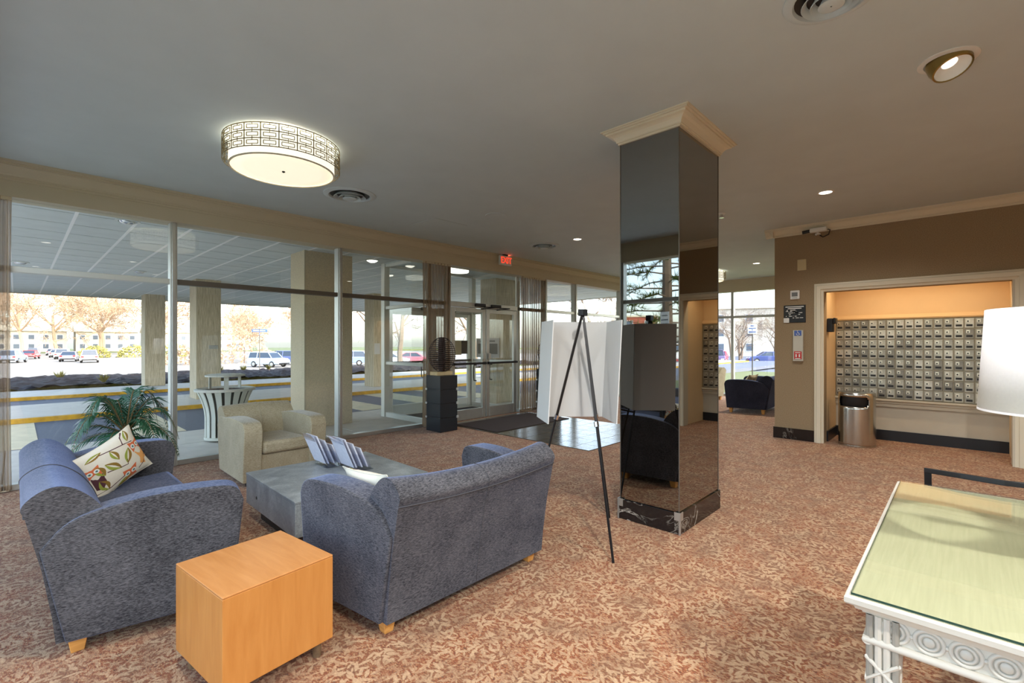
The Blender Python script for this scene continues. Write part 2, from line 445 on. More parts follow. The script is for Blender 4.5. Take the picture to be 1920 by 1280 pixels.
# niche casing
def casing(w0, w1, z1):
    b = B(); prof = [(0, .0), (0, .022), (.03, .03), (.035, .045), (.085, .05), (.095, .035), (.115, .03), (.115, 0)]
    def seg(pa, pb, inw, out):   # loft of profile between two mitred ends
        r0 = [(XM - d, pa[0] + inw[0]*w, pa[1] + inw[1]*w) for w, d in prof]
        r1 = [(XM - d, pb[0] + out[0]*w, pb[1] + out[1]*w) for w, d in prof]
        b.loft([r0, r1])
    seg((w1, 0), (w1, z1), (1, 0), (1, 1)); seg((w1, z1), (w0, z1), (1, 1), (-1, 1)); seg((w0, z1), (w0, 0), (-1, 1), (-1, 0))
    return b
struct('trim_4', casing(NY0, NY1, NZ1), M['cream'], label='cream moulded casing around the mailbox niche')
# steel jamb strip and base blocks
struct('trim_5', B().box(XM-.02, XM+.17, NY0-.012, NY0+.02, 0, NZ1), M['trimgrey'])
# ledges in the niche
struct('trim_6', B().prism([(NX, 1.79), (NX-.05, 1.79), (NX-.06, 1.81), (NX-.045, 1.83), (NX-.02, 1.86), (NX, 1.86)], NY0, NY1, 'y'), M['niche'])
struct('trim_7', B().prism([(NX, .50), (NX-.03, .50), (NX-.035, .545), (NX-.05, .55), (NX-.055, .58), (NX-.08, .59), (NX-.08, .615), (NX, .615)], NY0, NY1, 'y'), M['trimgrey'])
struct('baseboard_right', B().box(XM-.018, XM, 1.55, 2.085, 0, .165), M['marble'])
struct('baseboard_niche', B().box(NX-.02, NX, NY0, NY1, 0, .15).box(XM+.18, NX-.02, NY1-.02, NY1, 0, .15), M['black_base'])

# ------------------------------------------------------------------ windows
def frame_bar(name, x0, x1, y0, y1, z0, z1, mat, parent):
    return obj(name, B().box(x0, x1, y0, y1, z0, z1), mat, parent, bevel=.004, seg=1)
HB, TR0, TR1 = 2.84, 2.125, 2.185
def north_window(n, x0, x1, tmat, label):
    w = struct('window_%d' % n, label=label)
    g = YW
    obj('pane', B().box(x0+.03, x1-.03, g-.004, g+.004, .06, TR0), M['glass'], w)
    obj('pane', B().box(x0+.03, x1-.03, g-.004, g+.004, TR1, HB), M['glass'], w)
    frame_bar('transom', x0+.03, x1-.03, g-.05, g+.05, TR0, TR1, tmat, w)
    frame_bar('sill', x0+.03, x1-.03, g-.05, g+.05, 0, .06, M['alu'], w)
    frame_bar('mullion', x1-.035, x1+.035, g-.06, g+.06, 0, HB, M['alu_white'], w)
    frame_bar('mullion_cap', x1-.02, x1+.02, g-.085, g-.06, 0, HB, M['alu'], w)
    return w
north_window(1, XW+.02, 1.268, M['alu_white'], 'tall window bay beside the curtained west corner')
north_window(2, 1.268, 3.308, M['alu_dark'], 'tall window bay behind the oatmeal armchair')
north_window(3, 3.308, 5.36, M['alu_dark'], 'tall window bay between the armchair and the entrance curtain')
north_window(4, 7.20, 8.08, M['alu_dark'], 'narrow window behind the curtain past the entrance')
north_window(5, 8.08, 9.20, M['alu_white'], 'window bay behind the white board')
north_window(6, 9.20, 11.25, M['alu_white'], 'far window bay beyond the white board')
north_window(7, 11.25, XE-.02, M['alu_white'], 'last window bay of the north wall')
def side_window(n, X, ys, label, s):
    w = struct('window_%d' % n, label=label)
    for a, c in zip(ys[:-1], ys[1:]):
        obj('pane', B().box(X-.004, X+.004, a+.035, c-.035, .06, TR0), M['glass'], w)
        obj('pane', B().box(X-.004, X+.004, a+.035, c-.035, TR1, HB), M['glass'], w)
        frame_bar('transom', X-.05, X+.05, a+.035, c-.035, TR0, TR1, M['alu'], w)
        frame_bar('sill', X-.05, X+.05, a+.035, c-.035, 0, .06, M['alu'], w)
    for y in ys: frame_bar('mullion', X-.06, X+.06, y-.035, y+.035, 0, HB, M['alu'], w)
side_window(8, XW, [-2.0, .1, 2.2, 4.3, 6.6], 'glazed west wall seen in the mirrored column', 1)
side_window(9, XE, [2.1, 4.52, 6.62], 'glazed east wall behind the far lounge chairs', -1)

# ------------------------------------------------------------------ vestibule and doors
VX0, VX1, VY = 5.02, 7.30, 8.23
def vest_wall(n, X, label):
    w = struct('window_%d' % n, label=label); m = M['alu_white']
    for z0, z1 in ((.09, 1.02), (1.08, 2.10), (2.16, 2.93)):
        obj('pane', B().box(X-.004, X+.004, YW+.10, VY-.06, z0, z1), M['glass'], w)
    for z0, z1 in ((.0, .09), (1.02, 1.08), (2.10, 2.16), (2.93, 3.0)):
        frame_bar('rail', X-.035, X+.035, YW+.10, VY-.06, z0, z1, m, w)
    frame_bar('corner_post', X-.06, X+.06, VY-.06, VY+.06, 0, 3.0, m, w)
    frame_bar('wall_post', X-.04, X+.04, YW+.062, YW+.10, 0, 3.0, m, w)
vest_wall(10, VX0, 'glass side of the entrance vestibule next to the beige pillar')
vest_wall(11, VX1, 'glass side of the entrance vestibule on the far side')
w = struct('window_12', label='transom glazing above the outer entrance doors')
obj('pane', B().box(VX0+.06, VX1-.06, VY-.004, VY+.004, 2.18, 2.93), M['glass'], w)
frame_bar('rail', VX0+.06, VX1-.06, VY-.04, VY+.04, 2.10, 2.18, M['alu'], w); frame_bar('rail', VX0+.06, VX1-.06, VY-.04, VY+.04, 2.93, 3.0, M['alu_white'], w)
def door_leaf(name, x0, x1, Y, label, hinge, mat):
    d = struct(name, label=label); s = .085
    obj('pane', B().box(x0+s, x1-s, Y-.004, Y+.004, .20, 2.02), M['glass'], d)
    frame_bar('stile', x0, x0+s, Y-.025, Y+.025, .01, 2.10, mat, d); frame_bar('stile', x1-s, x1, Y-.025, Y+.025, .01, 2.10, mat, d)
    frame_bar('bottom_rail', x0+s, x1-s, Y-.025, Y+.025, .01, .20, mat, d); frame_bar('top_rail', x0+s, x1-s, Y-.025, Y+.025, 2.02, 2.10, mat, d)
    pb = B(); pb.box(x0+.02, x1-.02, Y-.085, Y-.055, 1.035, 1.075); pb.box(x0+.03, x0+.07, Y-.06, Y-.02, 1.03, 1.08); pb.box(x1-.07, x1-.03, Y-.06, Y-.02, 1.03, 1.08)
    obj('push_bar', pb, M['black_metal'], d, bevel=.006)
    hx = x1-.20 if hinge < 0 else x0+.20
    obj('pull_handle', B().tube([(hx, Y+.03, 1.02), (hx, Y+.09, 1.02), (hx, Y+.10, .95), (hx, Y+.10, .78), (hx, Y+.09, .72), (hx, Y+.03, .72)], .012, 8), M['black_metal'], d, smooth=True)
    lx = x1-.06 if hinge < 0 else x0+.06
    obj('lock_case', B().box(lx-.035, lx+.035, Y-.06, Y-.025, 1.12, 1.24), M['alu'], d, bevel=.008)
    cl = obj('closer', B().box(hx-.12, hx+.14, Y-.10, Y-.03, 2.13, 2.19), M['black_metal'], d, bevel=.01)
    obj('closer_arm', B().tube([(hx+.1, Y-.08, 2.13), (hx+.28, Y-.20, 2.125), (hx+.05, Y-.05, 2.09)], .011, 6), M['black_metal'], d)
    return d
door_leaf('door_1', 5.44, 6.29, YW, 'glass entrance door leaf behind the ring sculpture', -1, M['alu'])
door_leaf('door_2', 6.31, 7.165, YW, 'glass entrance door leaf beside the far curtain', 1, M['alu'])
door_leaf('door_3', VX0+.07, 6.15, VY, 'outer vestibule door leaf near the pillar', -1, M['alu_white'])
door_leaf('door_4', 6.17, VX1-.07, VY, 'outer vestibule door leaf near the notices', 1, M['alu_white'])
w = struct('window_13', label='glazing above the inner entrance doors')
obj('pane', B().box(5.43, 7.16, YW-.004, YW+.004, 2.20, HB), M['glass'], w)
frame_bar('rail', 5.40, 7.165, YW-.06, YW+.06, 2.11, 2.20, M['alu'], w)
struct('ceiling_vestibule', B().box(VX0-.05, VX1+.05, YW+.15, VY+.05, 2.985, 3.03), M['ceiling'])
# ------------------------------------------------------------------ outdoors: ground, canopy, pillars
g = struct('walkway', B().box(-1.4, 14.2, 6.86, 9.20, -.22, -.03), M['asphalt'], label='concrete paving along the glass front')
slab0 = None
xs = [-1.4 + 1.3*i for i in range(12)]
for i, x in enumerate(xs):
    for y0, y1 in ((6.86, 8.02), (8.02, 9.20)):
        if slab0 is None:
            slab0 = obj('paving_slab', B().box(-.645, .645, -.575, .575, -.05, 0), M['concrete'], g, bevel=.006, seg=1); slab0.location = (x+.65, (y0+y1)/2, 0)
        else: like(slab0, g, (x+.65, (y0+y1)/2, 0))
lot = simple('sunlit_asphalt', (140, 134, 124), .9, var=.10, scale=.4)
struct('road_near', B().box(-30, 40, 9.20, 12.18, -.2, -.002), M['asphalt'], label='dark asphalt lane beside the walkway')
for k, (a, c) in enumerate(((-.9, .22), (1.25, 1.93), (3.4, 4.3), (5.1, 5.8), (6.7, 7.5), (8.4, 9.2))):
    o = struct('road_marking', B().box(a, c, 9.24, 12.1, -.004, .004), M['band'], label='pale crossing band painted on the near lane')
isl = struct('pavement_island', B().box(-30, 40, 12.30, 14.92, -.2, .08), M['concrete'], label='concrete island carrying the canopy pillars')
struct('kerb_near', B().box(-30, 40, 12.18, 12.30, -.2, .082), M['yellow'], label='yellow kerb of the concrete island')
struct('road_far', B().box(-30, 40, 14.92, 17.0, -.2, 0), M['asphalt'], label='dark asphalt lane behind the island')
struct('kerb_far', B().box(-30, 40, 17.0, 17.12, -.2, .082), M['yellow'], label='yellow kerb in front of the planting bed')
struct('pavement_strip', B().box(-30, 40, 17.12, 19.35, -.2, .08), M['concrete'])
b = B()
random.seed(3)
def mulch_h(x, y): return .10 + .05*math.sin(x*1.3)*math.sin(y*1.1) + .11*random.random()
NXm, NYm = 260, 34
hs = [[mulch_h(-14 + 40*i/NXm, 19.35 + 6.2*j/NYm) for i in range(NXm+1)] for j in range(NYm+1)]
b.grid(lambda u, v: (-14 + 40*u, 19.35 + 6.2*v, hs[round(v*NYm)][round(u*NXm)]), NXm, NYm)
mu = obj('mulch_bed', b, M['mulch']); mu['kind'] = 'stuff'; tag(mu, 'dark bark mulch in the long bed behind the lanes', 'mulch')
struct('lawn_front', B().hexa([(-40,25.4,-1.6),(60,25.4,-1.6),(60,38,-1.6),(-40,38,-1.6)], [(-40,25.4,.02),(60,25.4,.02),(60,38,-1.12),(-40,38,-1.12)]), M['grass'])
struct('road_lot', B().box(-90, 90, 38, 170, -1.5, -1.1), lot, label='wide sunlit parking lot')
struct('lawn_far', B().box(-160, 200, 170, 300, -1.5, -1.0), M['grass'])
struct('lawn_east', B().hexa([(14.2,-30,-1.6),(30,-30,-1.6),(30,12.18,-1.6),(14.2,9.2,-1.6)], [(14.2,-30,-.04),(30,-30,-.2),(30,9.2,-.2),(14.2,9.2,-.04)]), M['grass'])
struct('road_east', B().hexa([(30,-40,-1.6),(120,-40,-1.6),(120,60,-1.6),(30,9.2,-1.6)], [(30,-40,-.25),(120,-40,-.97),(120,9.2,-.97),(30,9.2,-.25)]).box(40, 140, 9.2, 38, -1.6, -.95), M['asphalt'])
struct('lawn_west', B().hexa([(-40,-30,-1.6),(-.66,-30,-1.6),(-.66,9.2,-1.6),(-40,9.2,-1.6)], [(-40,-30,-.6),(-.66,-30,-.02),(-.66,9.2,-.02),(-40,9.2,-.6)]), M['grass'])
struct('pavement_west_added', B().hexa([(-4.6,-30,-.5),(-.66,-30,-.5),(-.66,9.2,-.5),(-4.6,9.2,-.5)], [(-4.6,-30,-.06),(-.66,-30,-.01),(-.66,9.2,-.01),(-4.6,9.2,-.06)]), M['concrete'])  # unseen paving, added to keep green lawn bounce off the ceiling
struct('road_west', B().hexa([(-60,-30,-1.6),(-18,-30,-1.6),(-18,9.2,-1.6),(-60,9.2,-1.6)], [(-60,-30,-.8),(-18,-30,-.22),(-18,9.2,-.22),(-60,9.2,-.8)]), M['asphalt'])
# the apartment block above
struct('wall_upper', B().box(XW-.14, XE+.16, -22, 6.86, 3.6, 16.0), M['upper'], label='upper storeys of the building')
struct('wall_core', B().box(XM+1.2, XE+.1, -22, 1.7, 0, 3.3), M['upper'])
struct('wall_rear', B().box(XW-.14, XM, -22, -6.3, 0, 3.6), M['upper'])

# canopy
CZ = 3.0
can = thing('entrance_canopy', 'flat entrance canopy with a grid of grey soffit panels over the lanes', 'canopy', (0, 0, 0))
obj('slab', B().box(-1.25, 13.85, 6.88, 21.05, CZ+.035, CZ+.55), M['alu_dark'], can)
obj('fascia', B().box(-1.30, -1.25, 6.88, 21.1, CZ-.02, CZ+.6).box(13.85, 13.9, 6.88, 21.1, CZ-.02, CZ+.6).box(-1.25, 13.85, 21.05, 21.1, CZ-.02, CZ+.6), M['header'], can)
sp0 = None; DX, DY = .5775, .735
rest = B()
for i in range(26):
    for j in range(19):
        x = -1.03 + DX*(i+.5) - .2; y = 7.02 + DY*(j+.5)
        if i < 15:
            if sp0 is None: sp0 = obj('soffit_panel', B().box(-DX/2+.012, DX/2-.012, -DY/2+.011, DY/2-.011, 0, .03), M['soffit'], can, loc=(x, y, CZ))
            else: like(sp0, can, (x, y, CZ))
        else: rest.box(x-DX/2+.012, x+DX/2-.012, y-DY/2+.011, y+DY/2-.011, CZ, CZ+.03)
o = obj('soffit_panel_field', rest, M['soffit'], can); o['kind'] = 'stuff'
tb = None
for i in range(27):
    x = -1.23 + DX*i
    if tb is None: tb = obj('joint_strip', B().box(-.017, .017, 7.0, 21.0, -.004, .02), M['tbar'], can, loc=(x, 0, CZ))
    else: like(tb, can, (x, 0, CZ))
# soffit lights
def soffit_light(x, y, label, lit):
    t = thing('soffit_light', label, 'ceiling light', (x, y, CZ), 0, 'canopy downlights')
    obj('trim_ring', B().lathe([(.13, 0), (.13, -.012), (.10, -.02), (.095, 0)], 20), M['alu_white'], t, smooth='auto')
    obj('lens', B().lathe([(.095, -.005), (.08, -.03), (.05, -.045), (.005, -.05)], 20), M['bulb'] if lit else M['chrome'], t, smooth=True)
soffit_light(.055, 13.1, 'domed canopy light near the window curtain', False)
soffit_light(1.84, 12.9, 'domed canopy light above the planting bed view', False)
soffit_light(.98, 7.7, 'canopy light close to the window frame', False)
soffit_light(4.6, 8.0, 'lit canopy light between pillar and vestibule', True)
soffit_light(4.2, 9.4, 'lit canopy light behind the large pillar', True)

def pillar(name, x0, x1, y0, y1, z0, label, m='pillar_streak'):
    t = thing(name, label, 'pillar', ((x0+x1)/2, (y0+y1)/2, z0), 0, 'canopy pillars')
    hx, hy = (x1-x0)/2, (y1-y0)/2
    obj('shaft', B().box(-hx, hx, -hy, hy, 0, CZ - z0 + .02), M[m], t, bevel=.012)
    obj('arris', B().box(-hx-.004, -hx+.02, -hy-.004, -hy+.02, .0, CZ - z0), M['header'], t)
    return t
p3 = pillar('canopy_pillar', 3.33, 4.19, 7.97, 8.56, 0, 'massive beige pillar standing just outside the glass', 'pillar')
p2 = pillar('canopy_pillar', 3.0, 3.53, 13.4, 14.04, .08, 'pebbled pillar on the island behind the slatted bin')
pillar('canopy_pillar', 2.80, 3.33, 18.68, 19.30, .08, 'farthest pebbled pillar at the edge of the mulch bed')
p4 = pillar('canopy_pillar', 7.68, 8.12, 13.27, 13.83, .08, 'pillar with a small white notice seen past the massive one')
pillar('canopy_pillar', 7.9, 8.75, 8.05, 8.6, 0, 'beige pillar seen through the entrance vestibule')
pillar('canopy_pillar', 12.9, 13.4, 13.3, 13.9, .08, 'pillar at the canopy corner beyond the white board')
nt = tag(obj('notice', B().box(-.1, .1, -.006, 0, 0, .34), M['white_paper'], loc=(7.80, 13.268, 1.10)), 'white notice fixed to the slim outdoor pillar', 'sign')
pl = tag(obj('wall_plate', B().box(-.10, .10, -.01, 0, 0, .09), M['alu'], loc=(3.36, 13.396, 1.30), bevel=.005), 'small metal plate on the island pillar', 'sign')

# slatted outdoor litter bin
t = thing('litter_bin', 'grey-green slatted litter bin with a raised lid on the walkway', 'litter bin', (2.15, 7.95, 0))
def binr(z): return .26 + .11*max(0, (z-.35)/.40)**1.8
sl = B(); zs = [.05 + .70*k/9 for k in range(10)]
r0 = []
for z in zs:
    r = binr(z); w = .030 * r/.26
    r0.append([(r-.012, -w, z), (r, -w, z), (r, w, z), (r-.012, w, z)])
sl.loft(r0)
s0 = None
for k in range(18):
    if s0 is None: s0 = obj('slat', sl, M['bin'], t)
    else: like(s0, t, rot=(0, 0, 2*PI*k/18))
obj('rim', B().lathe([(.36, .73), (.392, .735), (.397, .765), (.36, .775), (.345, .75), (.36, .73)], 36), M['bin'], t, smooth='auto')
obj('base_ring', B().lathe([(.24, .03), (.268, .03), (.272, .07), (.24, .07), (.24, .03)], 30), M['bin'], t)
obj('liner', B().lathe([(.02, .06), (.22, .06), (.24, .35), (.32, .74)], 28), M['dark'], t)
for a in (.3, 2.4, 4.5):
    obj('lid_bracket', B().box(-.03, .03, -.006, .006, .76, .97).xf(Matrix.Translation((.22*math.cos(a), .22*math.sin(a), 0)) @ Matrix.Rotation(a+PI/2, 4, 'Z')), M['bin'], t)
obj('lid', B().lathe([(.01, .985), (.22, .978), (.262, .965), (.258, .945), (.20, .952), (.01, .955)], 32), M['bin'], t, smooth='auto')

# ------------------------------------------------------------------ cars
paints = {}
def paint(rgb):
    if rgb not in paints: paints[rgb] = simple('car_paint', rgb, .32, .05, coat=.2)
    return paints[rgb]
def car_proto(kind):
    H = {'sedan': 1.42, 'suv': 1.66, 'box': 1.60}[kind]
    t = bpy.data.objects.new('car', None); COL.objects.link(t)
    W = .90
    side = {'sedan': [(-2.3,.32),(-2.32,.62),(-2.2,.88),(-1.5,.95),(1.0,.93),(1.9,.82),(2.25,.66),(2.28,.34)],
            'suv': [(-2.2,.34),(-2.25,.7),(-2.2,1.0),(-1.6,1.03),(.95,1.03),(1.9,.95),(2.2,.74),(2.22,.36)],
            'box': [(-2.0,.32),(-2.03,.7),(-2.0,.98),(-1.6,1.0),(1.0,1.0),(1.75,.94),(2.02,.76),(2.05,.34)]}[kind]
    cab = {'sedan': [(-1.75,.93),(-.95,H-.05),(-.6,H),(.25,H),(.45,H-.04),(1.15,.92)],
           'suv': [(-2.12,1.0),(-1.85,H-.07),(-1.6,H),(.2,H),(.4,H-.04),(1.05,1.01)],
           'box': [(-1.95,.98),(-1.88,H-.05),(-1.7,H),(.45,H-.03),(.6,H-.07),(1.1,.99)]}[kind]
    bd = B()
    rings = []
    for y, k in ((-W, .93), (-W*.93, 1.0), (W*.93, 1.0), (W, .93)):
        rings.append([(x*(.985 if k < 1 else 1), y, .35 + (z-.35)*k) for x, z in side])
    bd.loft(rings)
    body = obj('body', bd, M['white'], t, bevel=.03, smooth='auto')
    rings = []
    for y0, k in ((-W*.9, 0), (W*.9, 0)):
        rings.append([(x, y0*(1 - .20*max(0, (z-.95)/(H-.95))), z) for x, z in cab])
    gl = obj('windows', B().loft(rings), M['car_glass'], t)
    rf = B(); top = [p for p in cab if p[1] > H-.06]
    x0, x1 = top[0][0], top[-1][0]
    rf.box(x0-.02, x1+.02, -W*.74, W*.74, H-.045, H+.015)
    for s in (-1, 1):
        for xa, xb in ((cab[0], cab[1]), (cab[-1], cab[-2])):
            rf.tube([(xa[0], s*W*.885, xa[1]), (xb[0], s*W*.74, xb[1])], .05, 5)
        mx = (x0+x1)/2 - .1
        rf.tube([(mx, s*W*.90, .95), (mx, s*W*.74, H-.03)], .045, 5)
    obj('roof', rf, M['white'], t, bevel=.015)
    wh = None; xw = side[-1][0]-.85, side[0][0]+.85
    for x in xw:
        for s in (-1, 1):
            if wh is None:
                wh = obj('wheel', B().lathe([(.05, -.10), (.29, -.11), (.33, -.07), (.33, .07), (.29, .11), (.05, .10)], 20, cap=True).xf(Matrix.Rotation(PI/2, 4, 'X')), M['tyre'], t, loc=(x, s*.82, .33))
                hub = obj('hub', B().lathe([(.02, .125), (.19, .12), (.20, .10), (.20, -.10), (.19, -.12), (.02, -.125)], 16, cap=True).xf(Matrix.Rotation(PI/2, 4, 'X')), M['alu'], wh)
            else:
                w2 = like(wh, t, (x, s*.82, .33)); like(hub, w2)
    fx = side[-2][0]; rx_ = side[1][0]
    for s in (-1, 1):
        obj('headlight', B().box(fx-.10, fx+.015, s*.62-.16, s*.62+.16, .60, .74), M['white'], t, bevel=.02)
        obj('tail_light', B().box(rx_-.02, rx_+.10, s*.68-.14, s*.68+.14, .70, .90), M['red'], t, bevel=.02)
    obj('bumper', B().box(side[-1][0]-.05, side[-1][0]+.03, -.78, .78, .34, .48).box(side[0][0]-.04, side[0][0]+.05, -.78, .78, .34, .50), M['dark'], t, bevel=.02)
    return t
protos = {k: car_proto(k) for k in ('sedan', 'suv', 'box')}
used_proto = set()
def car(kind, x, y, z, ang, rgb, label, group):
    p = protos[kind]
    if kind in used_proto: t = copy_tree(p)
    else: t = p; used_proto.add(kind)
    t.location = (x, y, z); t.rotation_euler = (0, 0, R(ang)); tag(t, label, 'car', group)
    for ch in t.children:
        if ch.name.split('.')[0] in ('body', 'roof'):
            ch.material_slots[0].link = 'OBJECT'; ch.material_slots[0].material = paint(rgb)
bpy.context.view_layer.update()
G1 = 'cars parked in the sunlit lot'
cars = [
 ('suv', -.3, 91, 75, (150,166,190), 'pale blue car at the curtain edge of the lot', G1),
 ('sedan', 1.6, 112, 80, (206,44,50), 'small red car parked far across the lot', G1),
 ('suv', 2.4, 136, 85, (150,154,164), 'grey car half hidden behind the red car', G1),
 ('sedan', 5.4, 143, 85, (196,190,196), 'pale car behind the white cars in the lot', G1),
 ('sedan', 5.2, 121, 82, (228,228,230), 'first white car in the row facing away', G1),
 ('suv', 5.3, 107, 82, (236,236,236), 'second white car in the row facing away', G1),
 ('sedan', 5.2, 92, 82, (140,138,152), 'mauve grey sedan in front of the white row', G1),
 ('suv', 6.8, 85, 85, (240,240,240), 'white hatchback with dark rear window in the lot', G1),
 ('box', 18.9, 54.5, -62, (176,194,212), 'silver blue boxy car behind the street sign', 'cars along the street'),
 ('suv', 22.9, 58.5, -55, (92,104,150), 'dark blue car half hidden by the massive pillar', 'cars along the street'),
 ('suv', 26.4, 51.5, 150, (128,146,178), 'blue grey car between the two outdoor pillars', 'cars along the street'),
 ('sedan', 30.6, 49.2, -40, (190,204,208), 'pale car seen through the vestibule glass', 'cars along the street'),
 ('sedan', 34.4, 49.8, -40, (200,110,124), 'pinkish red car behind the entrance curtain', 'cars along the street')]
for k, x, y, a, c_, l, g_ in cars: car(k, x, y, -1.1, a, c_, l, g_)
G2 = 'cars parked east of the building'
for k, x, y, a, c_, l in [('suv', 55.5, 20.4, 200, (104,84,124), 'purple grey car beside the mirrored column edge'), ('sedan', 61.4, 22.2, 195, (176,60,84), 'crimson car behind the purple one'),
    ('sedan', 61.6, 16.6, 118, (70,84,140), 'deep blue sedan behind the parking sign'), ('sedan', 68.5, 16.6, 118, (120,134,176), 'lighter blue car past the deep blue sedan')]:
    car(k, x, y, -.95, a, c_, l, G2)
for k, x, y, a, c_, l in [('sedan', -26, 15.9, 5, (200,204,208), 'silver car reflected in the mirrored column'), ('suv', -36, 21.5, 15, (150,44,54), 'dark red car reflected in the mirrored column')]:
    car(k, x, y, 0.0 if k == 'sedan' else -1.1, a, c_, l, 'cars west of the building')
# ground for the west cars
struct('lawn_northwest', B().box(-90, -30.0, 9.2, 38, -1.5, -1.1), M['grass'])

# ------------------------------------------------------------------ trees
def grow(bt, bb, p, d, L, r, lev, rnd, spread, drop=0.0, rmin=.008, maxlev=4):
    segs = 3; pts = [p]; rad = [r]
    q = Vector(p); dd = Vector(d)
    for s in range(segs):
        dd = (dd + Vector((rnd.uniform(-1,1), rnd.uniform(-1,1), rnd.uniform(-.5,.8)))*.16 + Vector((0,0,-drop))).normalized()
        q = q + dd*(L/segs); pts.append(q.copy()); rad.append(max(rmin, r*(1 - .4*(s+1)/segs)))
    (bt if lev == 0 else bb).tube(pts, rad, 6 if lev < 2 else 3)
    if lev >= maxlev: return
    n = (6, 5, 4, 4, 3)[lev]
    for k in range(n):
        f = rnd.uniform(.35, 1.0) if k else 1.0
        i = min(segs-1, int(f*segs)); base = pts[i].lerp(pts[i+1], f*segs - i) if f < 1 else pts[-1]
        ax = dd.orthogonal().normalized(); ax.rotate(Matrix.Rotation(rnd.uniform(0, 2*PI), 3, dd))
        nd = (dd*rnd.uniform(.5, .9) + ax*spread*rnd.uniform(.6, 1.1)).normalized()
        grow(bt, bb, base, nd, L*rnd.uniform(.55, .72), rad[i]*.55, lev+1, rnd, spread, drop, rmin, maxlev)
def make_tree(seed, h, r, mat, spread=.8, drop=0.0, rmin=.008, maxlev=4):
    rnd = random.Random(seed); bt, bb = B(), B()
    grow(bt, bb, Vector((0,0,-.3)), Vector((0,0,1)), h*.42, r, 0, rnd, spread, drop, rmin, maxlev)
    t = bpy.data.objects.new('bare_tree', None); COL.objects.link(t)
    obj('trunk', bt, mat, t, fix=False); obj('branches', bb, mat, t, fix=False)
    return t
tp = [make_tree(11, 11, .22, M['bark_pale'], .8, 0, .022, 5), make_tree(23, 12, .20, M['bark_pale'], .9, 0, .022, 5), make_tree(35, 12, .24, M['bark'], 1.0), make_tree(41, 9, .16, M['bark'], .9)]
bpy.context.view_layer.update()
tused = set()
def tree(k, x, y, z, rz, s, label, group):
    p = tp[k]
    if k in tused: t = copy_tree(p)
    else: t = p; tused.add(k)
    t.location = (x, y, z); t.rotation_euler = (0, 0, rz); t.scale = (s, s, s); tag(t, label, 'tree', group)
GT = 'bare trees beyond the lot'
for i, (k, x, y, rz, s, l) in enumerate([
    (0, -6, 120, 0, 1.6, 'tall pale bare tree at the curtain side of the lot'), (1, 1, 150, 1, 2.0, 'pale bare tree rising behind the red car'),
    (0, 14, 150, 2, 2.0, 'broad pale bare tree behind the white row of cars'), (1, 24, 140, 3, 1.9, 'sunlit bare tree left of the farthest pillar'),
    (0, 34, 120, 4, 1.6, 'bare tree showing between the two pebbled pillars'), (1, 28, 95, 5, 1.1, 'low sunlit bare tree beside the street sign'),
    (0, 24, 76, 1.5, .8, 'small golden bare tree behind the island pillar'), (1, 8, 183, 2.5, 2.2, 'far hazy bare tree over the parked cars'),
    (0, -9, 172, 3.5, 2.2, 'far hazy bare tree beside the curtain'), (1, 48, 110, .5, 1.5, 'bare tree behind the blue cars on the street'),
    (1, 18, 185, .8, 2.3, 'tallest hazy tree over the middle of the lot'), (0, 30, 175, 1.9, 2.2, 'hazy tree over the hedge at the lot edge')]):
    tree(k, x, y, -1.1, rz, s, l, GT)
GN = 'bare trees along the street'
tree(2, 21.5, 33, -.7, 0, 1.0, 'dark branching tree seen through the vestibule glass', GN)
tree(2, 27, 30, -.5, 2.2, 1.0, 'dark tree with low limbs behind the entrance doors', GN)
tree(3, 15.9, 27.3, -.1, 4, .9, 'red twigged young tree between the outdoor pillars', GN)
tree(2, -4.0, 32, -.5, 1.1, .9, 'dark tree reaching over the lot beside the curtain', GN)
tree(3, 36, 24, -.9, 3, 1.3, 'thin tree seen above the white board', GN)
tree(2, 44, 27, -.9, 5, 1.2, 'large tree trunk beyond the far window bay', GN)
tree(3, 50, 16.2, -.9, 1.2, .8, 'slim bare tree framed by the east window', GN)
tree(3, 54, 18.2, -.9, 2.7, .85, 'bare tree next to the east window mullion', GN)
tree(3, 72, 23, -.9, .7, 1.1, 'bare tree behind the blue cars to the east', GN)
tree(3, 74, 19.0, -.9, 4.4, 1.1, 'spindly tree close to the brown wall edge', GN)

# pine west of the building (seen in the column)
def pine(x, y, z, h, seed, label):
    rnd = random.Random(seed)
    t = thing('pine_tree', label, 'tree', (x, y, z), 0, 'pines west of the building')
    obj('trunk', B().tube([(0,0,-.2),(0.1,0,h*.5),(0,.1,h)], [.22,.15,.03], 8), M['bark'], t)
    bb, nn = B(), B()
    for k in range(84):
        f = .12 + .86*k/84; zz = h*f; a = k*2.4 + rnd.uniform(-.4,.4); L = (1-f)*h*.42 + .5
        p0 = Vector((0,0,zz)); pts = [p0 + Vector((math.cos(a), math.sin(a), .05*math.sin(5*u)-.12*u))*L*u for u in (0,.33,.66,1)]
        bb.tube(pts, [.03,.02,.012,.004], 4)
        for u in range(56):
            w = rnd.uniform(.25, 1.0); i = min(2, int(w*3)); p = pts[i].lerp(pts[i+1], w*3-i)
            for q in range(3):
                d = Vector((math.cos(a)+rnd.uniform(-.9,.9), math.sin(a)+rnd.uniform(-.9,.9), rnd.uniform(-.3,.6))).normalized()*rnd.uniform(.25,.5)
                s = d.cross(Vector((0,0,1))).normalized()*.019
                nn.add([p-s, p+s, p+d], [(0,1,2)])
    obj('branches', bb, M['bark'], t, fix=False); obj('needles', nn, M['needle'], t, fix=False)
pine(-8.6, 7.3, -.15, 9.5, 5, 'green pine with level boughs reflected in the mirrored column')
pine(-13, 13.5, -.4, 11, 9, 'second pine further back in the column reflection')

